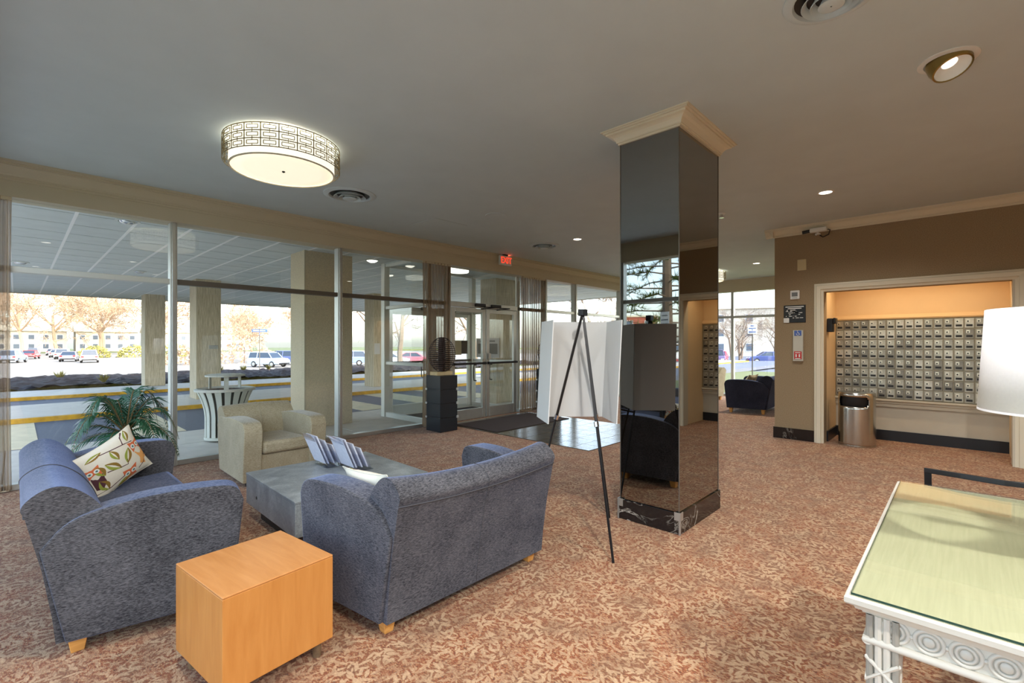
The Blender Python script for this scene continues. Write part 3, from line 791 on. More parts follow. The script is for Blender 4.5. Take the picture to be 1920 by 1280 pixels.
# hedges in the lot
rnd = random.Random(4)
def shrub(x, y, z, rx_, rz_, label, mat):
    b = B()
    for k in range(420):
        a, c = rnd.uniform(0, 2*PI), math.acos(rnd.uniform(-.1, 1)); rr = rnd.uniform(.75, 1.0)
        p = Vector((rx_*math.sin(c)*math.cos(a), rx_*.7*math.sin(c)*math.sin(a), rz_*math.cos(c)))*rr
        u = Vector((rnd.uniform(-1,1), rnd.uniform(-1,1), rnd.uniform(-1,1))).normalized()*.22; v = u.orthogonal().normalized()*.16
        b.add([p-u, p+v, p+u, p-v], [(0,1,2,3)])
    t = thing('shrub', label, 'shrub', (x, y, z), 0, 'clipped shrubs at the lot edge')
    obj('foliage', b, mat, t, fix=False); obj('stem', B().tube([(0,0,-.1),(0,0,rz_*.6)], .07, 6), M['bark'], t)
shrub(9.6, 112, -1.1, 2.4, 2.2, 'green shrub at the end of the car row', M['hedge'])
shrub(15.2, 112, -1.1, 2.6, 2.3, 'olive shrub in the middle of the lot edge', M['hedge'])
shrub(21.0, 112, -1.1, 2.6, 2.6, 'yellow green shrub beside the farthest pillar', M['hedge'])
shrub(20.6, 68, -1.1, 3.6, 3.4, 'tan bush beside the island pillar', M['bark_pale'])
shrub(14.5, 68, -1.1, 3.0, 2.6, 'golden bush left of the silver blue car', M['bark_pale'])
# far houses
def house(x, y, z, w, d, h, rz, wall, label, rows, cols, roof=True):
    t = thing('house', label, 'building', (x, y, z), rz, 'houses beyond the lot')
    obj('wall', B().box(-w/2, w/2, -d/2, d/2, 0, h), wall, t)
    if roof: obj('roof', B().prism([(-d/2-.5, h), (d/2+.5, h), (0, h+2.4)], -w/2-.4, w/2+.4, 'x'), M['pillar'], t)
    else: obj('roof', B().box(-w/2-.2, w/2+.2, -d/2-.2, d/2+.2, h, h+.3), M['pillar'], t)
    w0 = None; fr0 = None
    for r_ in range(rows):
        for c_ in range(cols):
            lx = -w/2 + w*(c_+.5)/cols; lz = 1.0 + (h-.8)*r_/rows
            if w0 is None:
                w0 = obj('window', B().box(-.7, .7, -.08, 0, 0, 1.5), M['white'], t, loc=(lx, -d/2, lz)); fr0 = obj('pane', B().box(-.6, .6, -.1, -.08, .1, 1.4), M['house_glass'], w0)
            else: w1 = like(w0, t, (lx, -d/2, lz)); like(fr0, w1)
for k in range(5):
    house(-14 + 17*k, 200, -1.1, 15, 9, 6.2, 0, M['pale_house'], 'pale terraced house %s' % ['at the curtain edge of the view', 'behind the red car', 'behind the white cars', 'behind the hedge at the lot edge', 'hidden behind the pebbled pillars'][k], 2, 5)
house(-84, 58, -1.1, 22, 14, 8, R(60), M['brick'], 'red brick house reflected in the mirrored column', 3, 6, False)
house(100, 28, -1.0, 60, 10, 9, R(-70), M['pale_house'], 'pale apartment house beyond the east cars', 3, 12)

# road barrier at the lot edge and tufts in the mulch
t = thing('road_barrier', 'white slatted road barrier standing at the far lot edge', 'barrier', (15.9, 118, -1.1), R(-8))
for k in range(3): obj('board', B().box(-2.0, 2.0, -.03, .03, .45+.5*k, .75+.5*k), M['white'], t)
for x in (-1.7, 0, 1.7): obj('post', B().box(x-.06, x+.06, .03, .13, 0, 1.9), M['white'], t)
rnd = random.Random(8)
for k, (x, y, l) in enumerate(((1.1, 23.9, 'pale grass tuft in the mulch near the curtain side'), (2.0, 20.6, 'low dry tuft at the front of the mulch bed'), (4.6, 24.3, 'green weed in the mulch beside the farthest pillar'), (7.4, 24.6, 'yellowish weed in the mulch below the street sign'), (8.6, 24.8, 'leafy weed in the mulch below the silver blue car'), (6.4, 24.4, 'small weed in the mulch behind the litter bin'))):
    t = thing('weed_tuft', l, 'weed', (x, y, .12), 0, 'weeds in the mulch bed')
    bl = B()
    for q in range(60):
        a = rnd.uniform(0, 2*PI); L = rnd.uniform(.15, .38); d = Vector((math.cos(a)*rnd.uniform(.2, 1), math.sin(a)*rnd.uniform(.2, 1), 1)).normalized()*L; s = Vector((-math.sin(a), math.cos(a), 0))*.018
        bl.add([-s, s, d*.6+s, d, d*.6-s], [(0, 1, 2, 3, 4)])
    obj('blades', bl, M['hedge'], t, fix=False); obj('crown', B().lathe([(.06, -.05), (.05, .03), (.01, .05)], 8, cap=True), M['bark'], t)

# street sign and parking sign
t = thing('street_sign', 'blue street name sign on a thin post by the silver car', 'street sign', (13.3, 40.3, -1.1), R(-20))
obj('post', B().cyl((0,0,0), (0,0,3.72), .03, n=8), M['alu_dark'], t)
for k, (z0, a, w_) in enumerate(((3.45, 0, .55), (3.20, 90, .5))):
    sg = obj('name_plate', B().box(-w_, w_, -.012, .012, 0, .22).xf(Matrix.Rotation(R(a), 4, 'Z')), M['blue_sign'], t, loc=(0,0,z0))
    obj('lettering', B().box(-w_*.8, -w_*.1, -.016, -.013, .08, .14).box(0, w_*.7, -.016, -.013, .08, .14).xf(Matrix.Rotation(R(a), 4, 'Z')), M['white'], sg)
t = thing('parking_sign', 'white parking sign on a thin post outside the east window', 'sign', (25.3, 7.55, -.16), R(-76))
obj('post', B().box(-.025, .025, -.02, .02, 0, 2.55), M['alu_dark'], t)
pp = obj('plate', B().box(-.21, .21, -.03, -.02, 2.08, 2.55), M['white'], t, bevel=.006)
obj('lettering', B().box(-.08, .08, -.034, -.03, 2.45, 2.50).box(-.16, .16, -.034, -.03, 2.33, 2.37).box(-.03, .03, -.034, -.03, 2.25, 2.29).box(-.16, .16, -.034, -.03, 2.14, 2.20), M['blue_sign'], pp)
t = thing('parking_sign', 'white parking sign reflected in the mirrored column', 'sign', (-3.6, 5.0, -.08), R(115))
obj('post', B().box(-.025, .025, -.02, .02, 0, 2.2), M['alu_dark'], t)
pp = obj('plate', B().box(-.15, .15, -.03, -.02, 1.85, 2.25), M['white'], t, bevel=.006)
obj('lettering', B().box(-.1, .1, -.034, -.03, 2.15, 2.18).box(-.12, .12, -.034, -.03, 2.05, 2.08).box(-.1, .1, -.034, -.03, 1.94, 1.98), M['grey_paper'], pp)
# ------------------------------------------------------------------ text helper
def text_mesh(txt, size, extrude=.002):
    cu = bpy.data.curves.new('t', 'FONT'); cu.body = txt; cu.size = size; cu.extrude = extrude; cu.align_x = 'CENTER'; cu.align_y = 'CENTER'
    o = bpy.data.objects.new('t', cu); COL.objects.link(o)
    dg = bpy.context.evaluated_depsgraph_get()
    me = bpy.data.meshes.new_from_object(o.evaluated_get(dg))
    b = B(); b.add([v.co[:] for v in me.vertices], [tuple(p.vertices) for p in me.polygons])
    bpy.data.objects.remove(o); bpy.data.curves.remove(cu); bpy.data.meshes.remove(me)
    return b

# ------------------------------------------------------------------ entry tile field and mat
tf = struct('floor_tile', B().box(5.25, 7.37, 3.585, 6.60, 0, .004), M['grout'], label='slate tiled entry floor inside the doors')
t0 = None
NX_, NY_ = 7, 10
for i in range(NX_):
    for j in range(NY_):
        w_, d_ = 2.12/NX_, 3.015/NY_
        p = (5.25 + w_*(i+.5), 3.585 + d_*(j+.5), 0)
        if t0 is None: t0 = obj('tile', B().box(-w_/2+.004, w_/2-.004, -d_/2+.004, d_/2-.004, .002, .0075), M['tile'], tf, loc=p)
        else: like(t0, tf, p)
tag(obj('entrance_mat', B().box(-.96, .96, -.52, .52, 0, .012), M['mat'], loc=(6.26, 5.90, .0075), bevel=.006), 'dark brown ribbed entrance mat on the slate tiles', 'mat')
tag(obj('entrance_mat', B().box(-.95, .95, -.52, .52, 0, .012), M['mat'], loc=(6.16, 7.50, 0), bevel=.006), 'dark mat inside the glass vestibule', 'mat')

# ------------------------------------------------------------------ mirrored column
CX0, CX1, CY0, CY1 = 3.425, 4.207, 1.532, 2.030
t = thing('mirrored_column', 'square column clad in smoked mirror with cream capital and marble base', 'column', ((CX0+CX1)/2, (CY0+CY1)/2, 0))
hx, hy = (CX1-CX0)/2, (CY1-CY0)/2
obj('core', B().box(-hx+.012, hx-.012, -hy+.012, hy-.012, 0, CEIL), M['dark'], t)
g_ = .0035
obj('mirror_panel', B().box(-hx, -hx+.01, -hy+g_, hy-g_, .155, 3.06), M['mirror'], t)
obj('mirror_panel', B().box(hx-.01, hx, -hy+g_, hy-g_, .155, 3.06), M['mirror'], t)
obj('mirror_panel', B().box(-hx+g_, hx-g_, -hy, -hy+.01, .155, 3.06), M['mirror'], t)
obj('mirror_panel', B().box(-hx+g_, hx-g_, hy-.01, hy, .155, 3.06), M['mirror'], t)
ms = B()
for sx in (-1, 1):
    for sy in (-1, 1): ms.box(sx*hx-.003, sx*hx+.003, sy*hy-.003, sy*hy+.003, .16, 3.06)
obj('edge_strip', ms, M['alu_dark'], t)
e = .014
for (a, c, d_, f) in ((-hx-e, -hx+.01, -hy-e, hy+e), (hx-.01, hx+e, -hy-e, hy+e), (-hx+.01, hx-.01, -hy-e, -hy+.01), (-hx+.01, hx-.01, hy-.01, hy+e)):
    obj('marble_base', B().box(a, c, d_, f, 0, .16), M['marble'], t, bevel=.003, seg=1)
CC = [(0, -.106), (.014, -.106), (.014, -.091), (.025, -.091), (.025, -.081), (.033, -.068), (.045, -.053), (.062, -.041), (.086, -.034), (.086, -.021), (.103, -.021), (.103, -.009), (.118, -.009), (.118, 0)]
rings = [[(-hx-d_, -hy-d_, CEIL+z_), (hx+d_, -hy-d_, CEIL+z_), (hx+d_, hy+d_, CEIL+z_), (-hx-d_, hy+d_, CEIL+z_)] for d_, z_ in CC]
obj('capital', B().loft(rings, cap=True), M['cream'], t)
for sx, sy in ((-1, -1), (-1, 1)):
    x_, y_ = sx*(hx+e), sy*(hy+e)
    ya, yb = sorted((y_ - sy*.045, y_)); yc, yd = sorted((y_, y_ + sy*.004)); ye, yf = sorted((y_ - sy*.010, y_ + sy*.004))
    obj('corner_guard', B().box(x_-.004, x_, ya, yb, .105, .166).box(x_-.004, x_+.045, yc, yd, .105, .166).box(x_-.004, x_+.008, ye, yf, 0, .105), M['alu'], t)

# ------------------------------------------------------------------ ceiling things
def drum_light(x, y, label):
    t = thing('drum_light', label, 'ceiling light', (x, y, CEIL), 0, 'drum ceiling lights')
    obj('canopy_plate', B().lathe([(.10, 0), (.10, -.02), (.02, -.025)], 24), M['lattice'], t)
    obj('inner_shade', B().lathe([(.412, -.015), (.415, -.228)], 56), M['drum'], t, smooth=True, solid=.004)
    obj('rim', B().lathe([(.405, -.228), (.419, -.228), (.419, -.236), (.405, -.236), (.405, -.228)], 56), M['cream'], t, smooth='auto')
    obj('diffuser', B().lathe([(.408, -.226), (.30, -.228), (.02, -.229)], 48, cap=True), M['drum_diff'], t, smooth=True)
    obj('finial', B().lathe([(.012, -.226), (.014, -.236), (.004, -.242)], 12, cap=True), M['dark'], t)
    la = B(); RO = .462; N = 22; z0, z1 = -.195, -.012; rows = 3; hz = (z1-z0)/rows
    def bar(a0, za, a1, zb, w=.003):
        n = max(1, int(abs(a1-a0)/(2*PI)*66))
        if abs(a1-a0) < 1e-6:
            q = w/RO
            la.add([(RO*math.cos(a0-q), RO*math.sin(a0-q), za), (RO*math.cos(a0+q), RO*math.sin(a0+q), za), (RO*math.cos(a0+q), RO*math.sin(a0+q), zb), (RO*math.cos(a0-q), RO*math.sin(a0-q), zb)], [(0,1,2,3)])
        else:
            for k in range(n):
                b0, b1 = a0+(a1-a0)*k/n, a0+(a1-a0)*(k+1)/n
                la.add([(RO*math.cos(b0), RO*math.sin(b0), za-w), (RO*math.cos(b1), RO*math.sin(b1), za-w), (RO*math.cos(b1), RO*math.sin(b1), za+w), (RO*math.cos(b0), RO*math.sin(b0), za+w)], [(0,1,2,3)])
    da = 2*PI/N
    for k in range(rows+1): bar(0, z0+hz*k, 2*PI, 0, .0032)
    for c_ in range(N):
        a = c_*da; bar(a, z0, a, z1, .0035)
        for r_ in range(rows):
            zb = z0 + hz*r_
            zl, zh = zb+hz*.27, zb+hz*.73
            al, ah = a+da*.16, a+da*.84; mid = a+da*.5
            bar(al, zl, ah, 0, .0022); bar(al, zh, ah, 0, .0022); bar(al, zl, al, zh, .0026); bar(ah, zl, ah, zh, .0026)
            bar(mid, zb, mid, zl, .0022); bar(mid, zh, mid, zb+hz, .0022)
    obj('lattice', la, M['lattice'], t, solid=.004, fix=False)
    ld = bpy.data.lights.new('bulb', 'POINT'); ld.energy = 34; ld.color = (1, .88, .68); ld.shadow_soft_size = .08
    lo = bpy.data.objects.new('bulb', ld); COL.objects.link(lo); lo.parent = t; lo.location = (0, 0, -.10)
    return t
drum_light(1.61, 4.29, 'large drum ceiling light with a metal key lattice')
drum_light(11.5, 4.5, 'drum ceiling light over the far lounge, mirrored in the glass')
t = thing('vestibule_light', 'lit flush drum light inside the entrance vestibule', 'ceiling light', (6.25, 7.45, 2.985))
obj('shade', B().lathe([(.20, 0), (.20, -.09), (.19, -.10), (.02, -.105)], 32), emitter('lit_vestibule_shade', (255, 250, 236), 1.8), t, smooth='auto')
obj('ring', B().lathe([(.205, 0), (.21, -.012), (.205, -.02)], 32), M['alu'], t)

def diffuser(x, y, r, label):
    t = thing('air_diffuser', label, 'air vent', (x, y, CEIL), 0, 'round ceiling vents')
    obj('flange', B().lathe([(r, 0), (r, -.006), (r*.86, -.020), (r*.80, -.018), (r*.76, -.002)], 40), M['ceiling'], t, smooth='auto')
    obj('dark_throat', B().disc((0, 0, -.0015), r*.775, 36), M['dark'], t)
    obj('cone_ring', B().lathe([(r*.52, -.004), (r*.62, -.034), (r*.61, -.037), (r*.50, -.006)], 36), M['ceiling'], t, smooth='auto')
    obj('cone_ring', B().lathe([(r*.34, -.008), (r*.44, -.044), (r*.43, -.047), (r*.32, -.01)], 36), M['ceiling'], t, smooth='auto')
    obj('centre_cone', B().lathe([(r*.18, -.012), (r*.27, -.050), (r*.24, -.054), (.004, -.054)], 32), M['ceiling'], t, smooth='auto')
diffuser(2.68, 5.16, .29, 'round air diffuser beside the drum light')
diffuser(2.80, .47, .21, 'round air diffuser cut by the top of the picture')
diffuser(6.43, 5.34, .26, 'round air diffuser near the exit sign')
def downlight(x, y, label, watts, cone=150, lit=True, col=(1, .965, .915)):
    t = thing('recessed_light', label, 'ceiling light', (x, y, CEIL), 0, 'recessed downlights')
    obj('trim_ring', B().lathe([(.085, 0), (.085, -.006), (.066, -.008), (.062, .0)], 28), M['white'], t, smooth='auto')
    obj('lens', B().lathe([(.064, -.003), (.04, -.005), (.003, -.005)], 24), M['bulb'], t)
    ld = bpy.data.lights.new('lamp', 'SPOT'); ld.energy = watts; ld.spot_size = R(cone); ld.spot_blend = .8; ld.color = col; ld.shadow_soft_size = .055
    lo = bpy.data.objects.new('lamp', ld); COL.objects.link(lo); lo.parent = t; lo.location = (0, 0, -.065)
DW = 246
downlight(6.385, 1.126, 'lit recessed light in front of the mailbox wall', DW*.30)
downlight(6.41, 4.61, 'lit recessed light between column and exit sign', DW*.42)
for k, (x, y, l) in enumerate(((1.7, .75, 'over the desk'), (.35, 2.1, 'over the near sofa'), (2.4, -1.2, 'behind the desk lamp'), (5.2, -1.6, 'over the chair row'), (.3, -1.6, 'near the west windows'), (11, 3.2, 'over the far lounge'))):  # added lamps outside the view, there to brighten the room
    downlight(x, y, 'added unseen recessed light ' + l, DW*(.62, .36, 1.0, .8, 1, .8)[k])
t = thing('eyeball_light', 'swivelling brass eyeball spotlight in the ceiling', 'ceiling light', (3.93, .06, CEIL))
obj('trim_ring', B().lathe([(.145, 0), (.145, -.006), (.115, -.012), (.11, 0)], 32), M['white'], t, smooth='auto')
MT = Matrix.Rotation(R(24), 4, Vector((-.72, .69, 0))) 
obj('eyeball', B().lathe([(.108, .01), (.107, -.035), (.098, -.075), (.090, -.078), (.082, -.04)], 32).xf(MT), M['brass'], t, smooth='auto')
obj('reflector', B().lathe([(.088, -.072), (.07, -.035), (.02, -.02)], 28).xf(MT), M['white'], t, smooth=True)
obj('lamp_face', B().disc((0, 0, -.026), .042, 20).xf(MT), emitter('dim_bulb', (255, 248, 232), 1.0), t)
# small ceiling bits
tag(obj('access_panel', B().box(-.30, .30, -.30, .30, -.006, 0), M['ceiling'], loc=(4.27, 5.55, CEIL), bevel=.003), 'square access panel in the ceiling near the beam', 'panel')
tag(obj('blank_cover', B().lathe([(.15, 0), (.148, -.007), (.12, -.009), (.01, -.010)], 36, cap=True), M['ceiling'], loc=(4.48, 4.56, CEIL), smooth='auto'), 'flat round blank cover on the ceiling', 'cover plate')
t = thing('fire_sprinkler', 'small white sprinkler head beside the column capital', 'sprinkler', (6.47, 2.31, CEIL))
obj('cup', B().lathe([(.045, 0), (.042, -.015), (.02, -.02)], 18), M['white'], t); obj('nozzle', B().lathe([(.018, -.015), (.018, -.05), (.03, -.055), (.03, -.062), (.004, -.062)], 14), M['chrome'], t)
# exit sign
t = thing('exit_sign', 'lit red EXIT sign hanging below the ceiling beam', 'exit sign', (6.57, 6.44, CEIL))
obj('canopy', B().box(-.05, .05, -.03, .03, -.03, 0), M['dark'], t)
obj('housing', B().box(-.155, .155, -.03, .03, -.21, -.03), M['white'], t, bevel=.006)
obj('letters', text_mesh('EXIT', .17, .003).xf(Matrix.Translation((0, -.033, -.122)) @ Matrix.Rotation(PI/2, 4, 'X') @ Matrix.Scale(.86, 4, (1, 0, 0))), M['exit_red'], t)
ld = bpy.data.lights.new('glow', 'POINT'); ld.energy = .10; ld.color = (1, .12, .06); ld.shadow_soft_size = .02
lo = bpy.data.objects.new('glow', ld); COL.objects.link(lo); lo.parent = t; lo.location = (.10, 0, -.018)

# ------------------------------------------------------------------ curtains
def curtain_obj(x0, x1, y, label, waves, seed, z1=2.84):
    rnd = random.Random(seed); ph = [rnd.uniform(0, 6) for _ in range(4)]
    W = x1-x0
    def f(u, v):
        s = math.sin(u*waves*2*PI + ph[0])*.028 + math.sin(u*waves*3.7*PI + ph[1])*.012
        pin = 1 - .10*math.sin(v*PI)*.6
        return ((u-.5)*W*pin, s*(.5+.5*(1-v)), .02 + v*(z1-.02))
    t = thing('sheer_curtain', label, 'curtain', ((x0+x1)/2, y, 0), 0, 'striped sheer curtains')
    obj('cloth', B().grid(f, 110, 10), M['curtain'], t, smooth=True, fix=False)
    obj('heading_tape', B().box(-W/2, W/2, -.012, .012, z1-.03, z1), M['header'], t)
    obj('hem_weight', B().box(-W*.45, W*.45, -.006, .006, .012, .022), M['header'], t)
curtain_obj(-.40, -.03, 6.635, 'brown striped sheer curtain in the west corner', 6, 1)
curtain_obj(4.76, 5.37, 6.635, 'brown striped sheer curtain behind the ring sculpture', 9, 2)
curtain_obj(7.24, 8.06, 6.635, 'brown striped sheer curtain between the doors and the white board', 11, 3)

# ------------------------------------------------------------------ mailbox bank
NC, NR = 18, 8
y_hi, y_lo, z_lo, z_hi = 1.425, -.44, .622, 1.782
mb = thing('mailbox_bank', 'aluminium bank of small numbered mailboxes filling the niche', 'mailboxes', (NX-.02, (y_hi+y_lo)/2, 0))
hw = (y_hi-y_lo)/2; cw = (y_hi-y_lo)/NC; rh = (z_hi-z_lo)/NR
obj('frame', B().box(-.02, .02, -hw, hw, z_lo, z_hi), M['mail_frame'], mb)
lv = []
for k, c_ in enumerate(((176, 174, 162), (158, 156, 146), (132, 129, 120), (192, 190, 180))):
    lv.append(simple('mailbox_door_finish', c_, .33, .5, var=.15, scale=14))
D0 = None; rnd = random.Random(12)
for i in range(NC):
    for j in range(NR):
        p = (-.02, hw - cw*(i+.5), z_lo + rh*(j+.5))
        if D0 is None:
            D0 = obj('mailbox_door', B().box(-.010, 0, -cw/2+.006, cw/2-.006, -rh/2+.007, rh/2-.007), lv[0], mb, loc=p, bevel=.003, seg=1)
            PL = obj('name_plate', B().box(-.0125, -.009, -cw*.30, cw*.30, -rh*.32, -rh*.12), M['dark'], D0)
            LK = obj('lock_plate', B().box(-.0125, -.009, -cw*.05, cw*.30, rh*.05, rh*.34), M['mail_lock'], D0)
            LC = obj('lock_cylinder', B().cyl((-.018, cw*.14, rh*.16), (-.011, cw*.14, rh*.16), .010, n=8), M['dark'], D0)
            d_ = D0
        else:
            d_ = like(D0, mb, p); like(PL, d_); like(LK, d_); like(LC, d_)
        d_.material_slots[0].link = 'OBJECT'; d_.material_slots[0].material = lv[rnd.choice((0, 0, 1, 1, 2, 3))]
# light strip above the mailboxes inside the niche
t = thing('niche_light', 'warm strip light hidden behind the niche header', 'light', (XM+.27, .49, NZC))
obj('housing', B().box(-.05, .05, -.80, .80, -.04, 0), M['white'], t)
obj('tube', B().cyl((0, -.76, -.055), (0, .76, -.055), .016, n=10), emitter('lit_strip', (255, 206, 140), 5.0), t)
ld = bpy.data.lights.new('strip', 'AREA'); ld.shape = 'RECTANGLE'; ld.size = .05; ld.size_y = 1.5; ld.energy = 10; ld.color = (1, .78, .52)
lo = bpy.data.objects.new('strip', ld); COL.objects.link(lo); lo.parent = t; lo.location = (.01, 0, -.075)
# ------------------------------------------------------------------ wall devices
def on_wall(y, z): return (XM, y, z)
t = thing('blank_plate', 'plain beige cover plate high on the brown wall', 'cover plate', on_wall(1.707, 2.51))
obj('plate', B().box(-.008, 0, -.058, .058, 0, .163), M['beige_plate'], t, bevel=.004)
obj('screw', B().cyl((-.011, 0, .02), (-.008, 0, .02), .005, n=8).cyl((-.011, 0, .143), (-.008, 0, .143), .005, n=8), M['alu'], t)
t = thing('thermostat', 'small white wall thermostat with a display', 'thermostat', on_wall(1.794, 2.085))
obj('body', B().box(-.03, 0, -.062, .062, 0, .136), M['white'], t, bevel=.012)
obj('display', B().box(-.032, -.03, -.038, .038, .045, .105), M['grey_paper'], t)
obj('buttons', B().box(-.033, -.03, -.034, .034, .018, .032), M['alu'], t)
t = thing('camera_notice', 'black notice with small white lettering on the brown wall', 'sign', on_wall(1.80, 1.743))
obj('panel', B().box(-.012, 0, -.143, .143, 0, .259), M['dark'], t, bevel=.003)
tx = B(); rnd = random.Random(2)
for zz, w_ in ((.235, .12), (.21, .09)): tx.box(-.0145, -.012, -w_, w_, zz-.007, zz+.007)
for k in range(26):
    zz = rnd.choice((.07, .095, .12, .145, .17, .185)); yy = rnd.uniform(-.12, .11); w_ = rnd.uniform(.008, .022)
    tx.box(-.0145, -.012, yy-w_, yy+w_, zz-.005, zz+.005)
obj('lettering', tx, M['white'], t)
obj('white_tab', B().box(-.016, -.012, .07, .143, 0, .07), M['white'], t)
t = thing('emergency_call_box', 'grey emergency call box with a blue wheelchair sign and red button', 'call box', on_wall(1.749, 1.171))
obj('body', B().box(-.045, 0, -.066, .066, 0, .458), simple('pale_grey_paint', (196, 192, 178), .5), t, bevel=.006)
bs = obj('wheelchair_sign', B().box(-.048, -.045, -.046, .046, .375, .452), M['blue_sign'], t)
wc = B(); cx_, cz_ = .0, .402
ring = [(cx_ + .020*math.cos(a), cz_ + .018*math.sin(a)) for a in [R(150 + 20*k) for k in range(13)]]
wc.tube([(-.050, -y_, z_) for y_, z_ in ring], .0032, 5); wc.ball((-.050, .004, .443), .006, 8)
wc.tube([(-.05, .003, .434), (-.05, .0, .412), (-.05, -.016, .411), (-.05, -.022, .395), (-.05, -.030, .394)], .0034, 5); wc.tube([(-.05, .002, .424), (-.05, -.012, .422)], .003, 5)
obj('symbol', wc, M['white'], bs)
rb = obj('red_button_plate', B().box(-.052, -.045, -.048, .048, .03, .145), M['red'], t, bevel=.003)
obj('lettering', B().box(-.0545, -.052, -.034, .034, .12, .132).box(-.0545, -.052, -.034, .034, .033, .045).box(-.0545, -.052, -.03, -.012, .06, .105).box(-.0545, -.052, .012, .03, .06, .105), M['white'], rb)
t = thing('security_camera', 'small white security camera on the wall moulding', 'security camera', (XM-.06, 1.50, 3.045))
obj('bracket', B().tube([(.06, 0, .0), (.02, 0, -.02), (-.02, 0, -.01)], .012, 8).lathe([(.035, -.05), (.035, -.03), (.01, -.02)], 14, (.03, 0, .0)), M['white'], t)
obj('body', B().box(-.05, .03, -.12, .09, -.015, .045), M['white'], t, bevel=.012)
obj('lens_tube', B().cyl((-.01, .085, .012), (-.02, .185, .004), .024, n=14), M['dark'], t)
obj('cable', B().tube([(.02, -.10, .02), (.02, -.15, .0), (.03, -.13, -.06), (.045, -.06, -.085), (.05, -.02, -.05)], .007, 6), M['black_metal'], t, smooth=True)
t = thing('entry_intercom', 'black intercom handset on the side of the mailbox niche', 'intercom', (XM+.26, NY1, 1.60))
obj('body', B().box(-.07, .07, -.075, 0, 0, .20), M['dark'], t, bevel=.012); obj('hood', B().box(-.075, .075, -.11, -.075, .12, .205), M['black_metal'], t, bevel=.01)

# ------------------------------------------------------------------ notices in the vestibule
t = thing('notice_board', 'white framed notice with a grey panel on the vestibule glass', 'notice', (VX1-.012, 7.70, 1.12), 0)
obj('sheet', B().box(-.01, 0, -.38, .36, 0, .43), M['white_paper'], t)
obj('grey_panel', B().box(-.013, -.01, -.33, .30, .08, .31), M['grey_paper'], t)
obj('heading', B().box(-.0135, -.01, -.25, .22, .35, .38), M['grey_paper'], t)
t = thing('paper_notice', 'cream paper notice with a dark stripe by the outer doors', 'notice', (6.90, VY-.06, 1.18), 0)
obj('sheet', B().box(-.30, .02, -.006, 0, 0, .32), simple('cream_paper', (222, 208, 170), .7), t); obj('dark_stripe', B().box(.02, .20, -.006, 0, .02, .32), M['slate_box'], t)
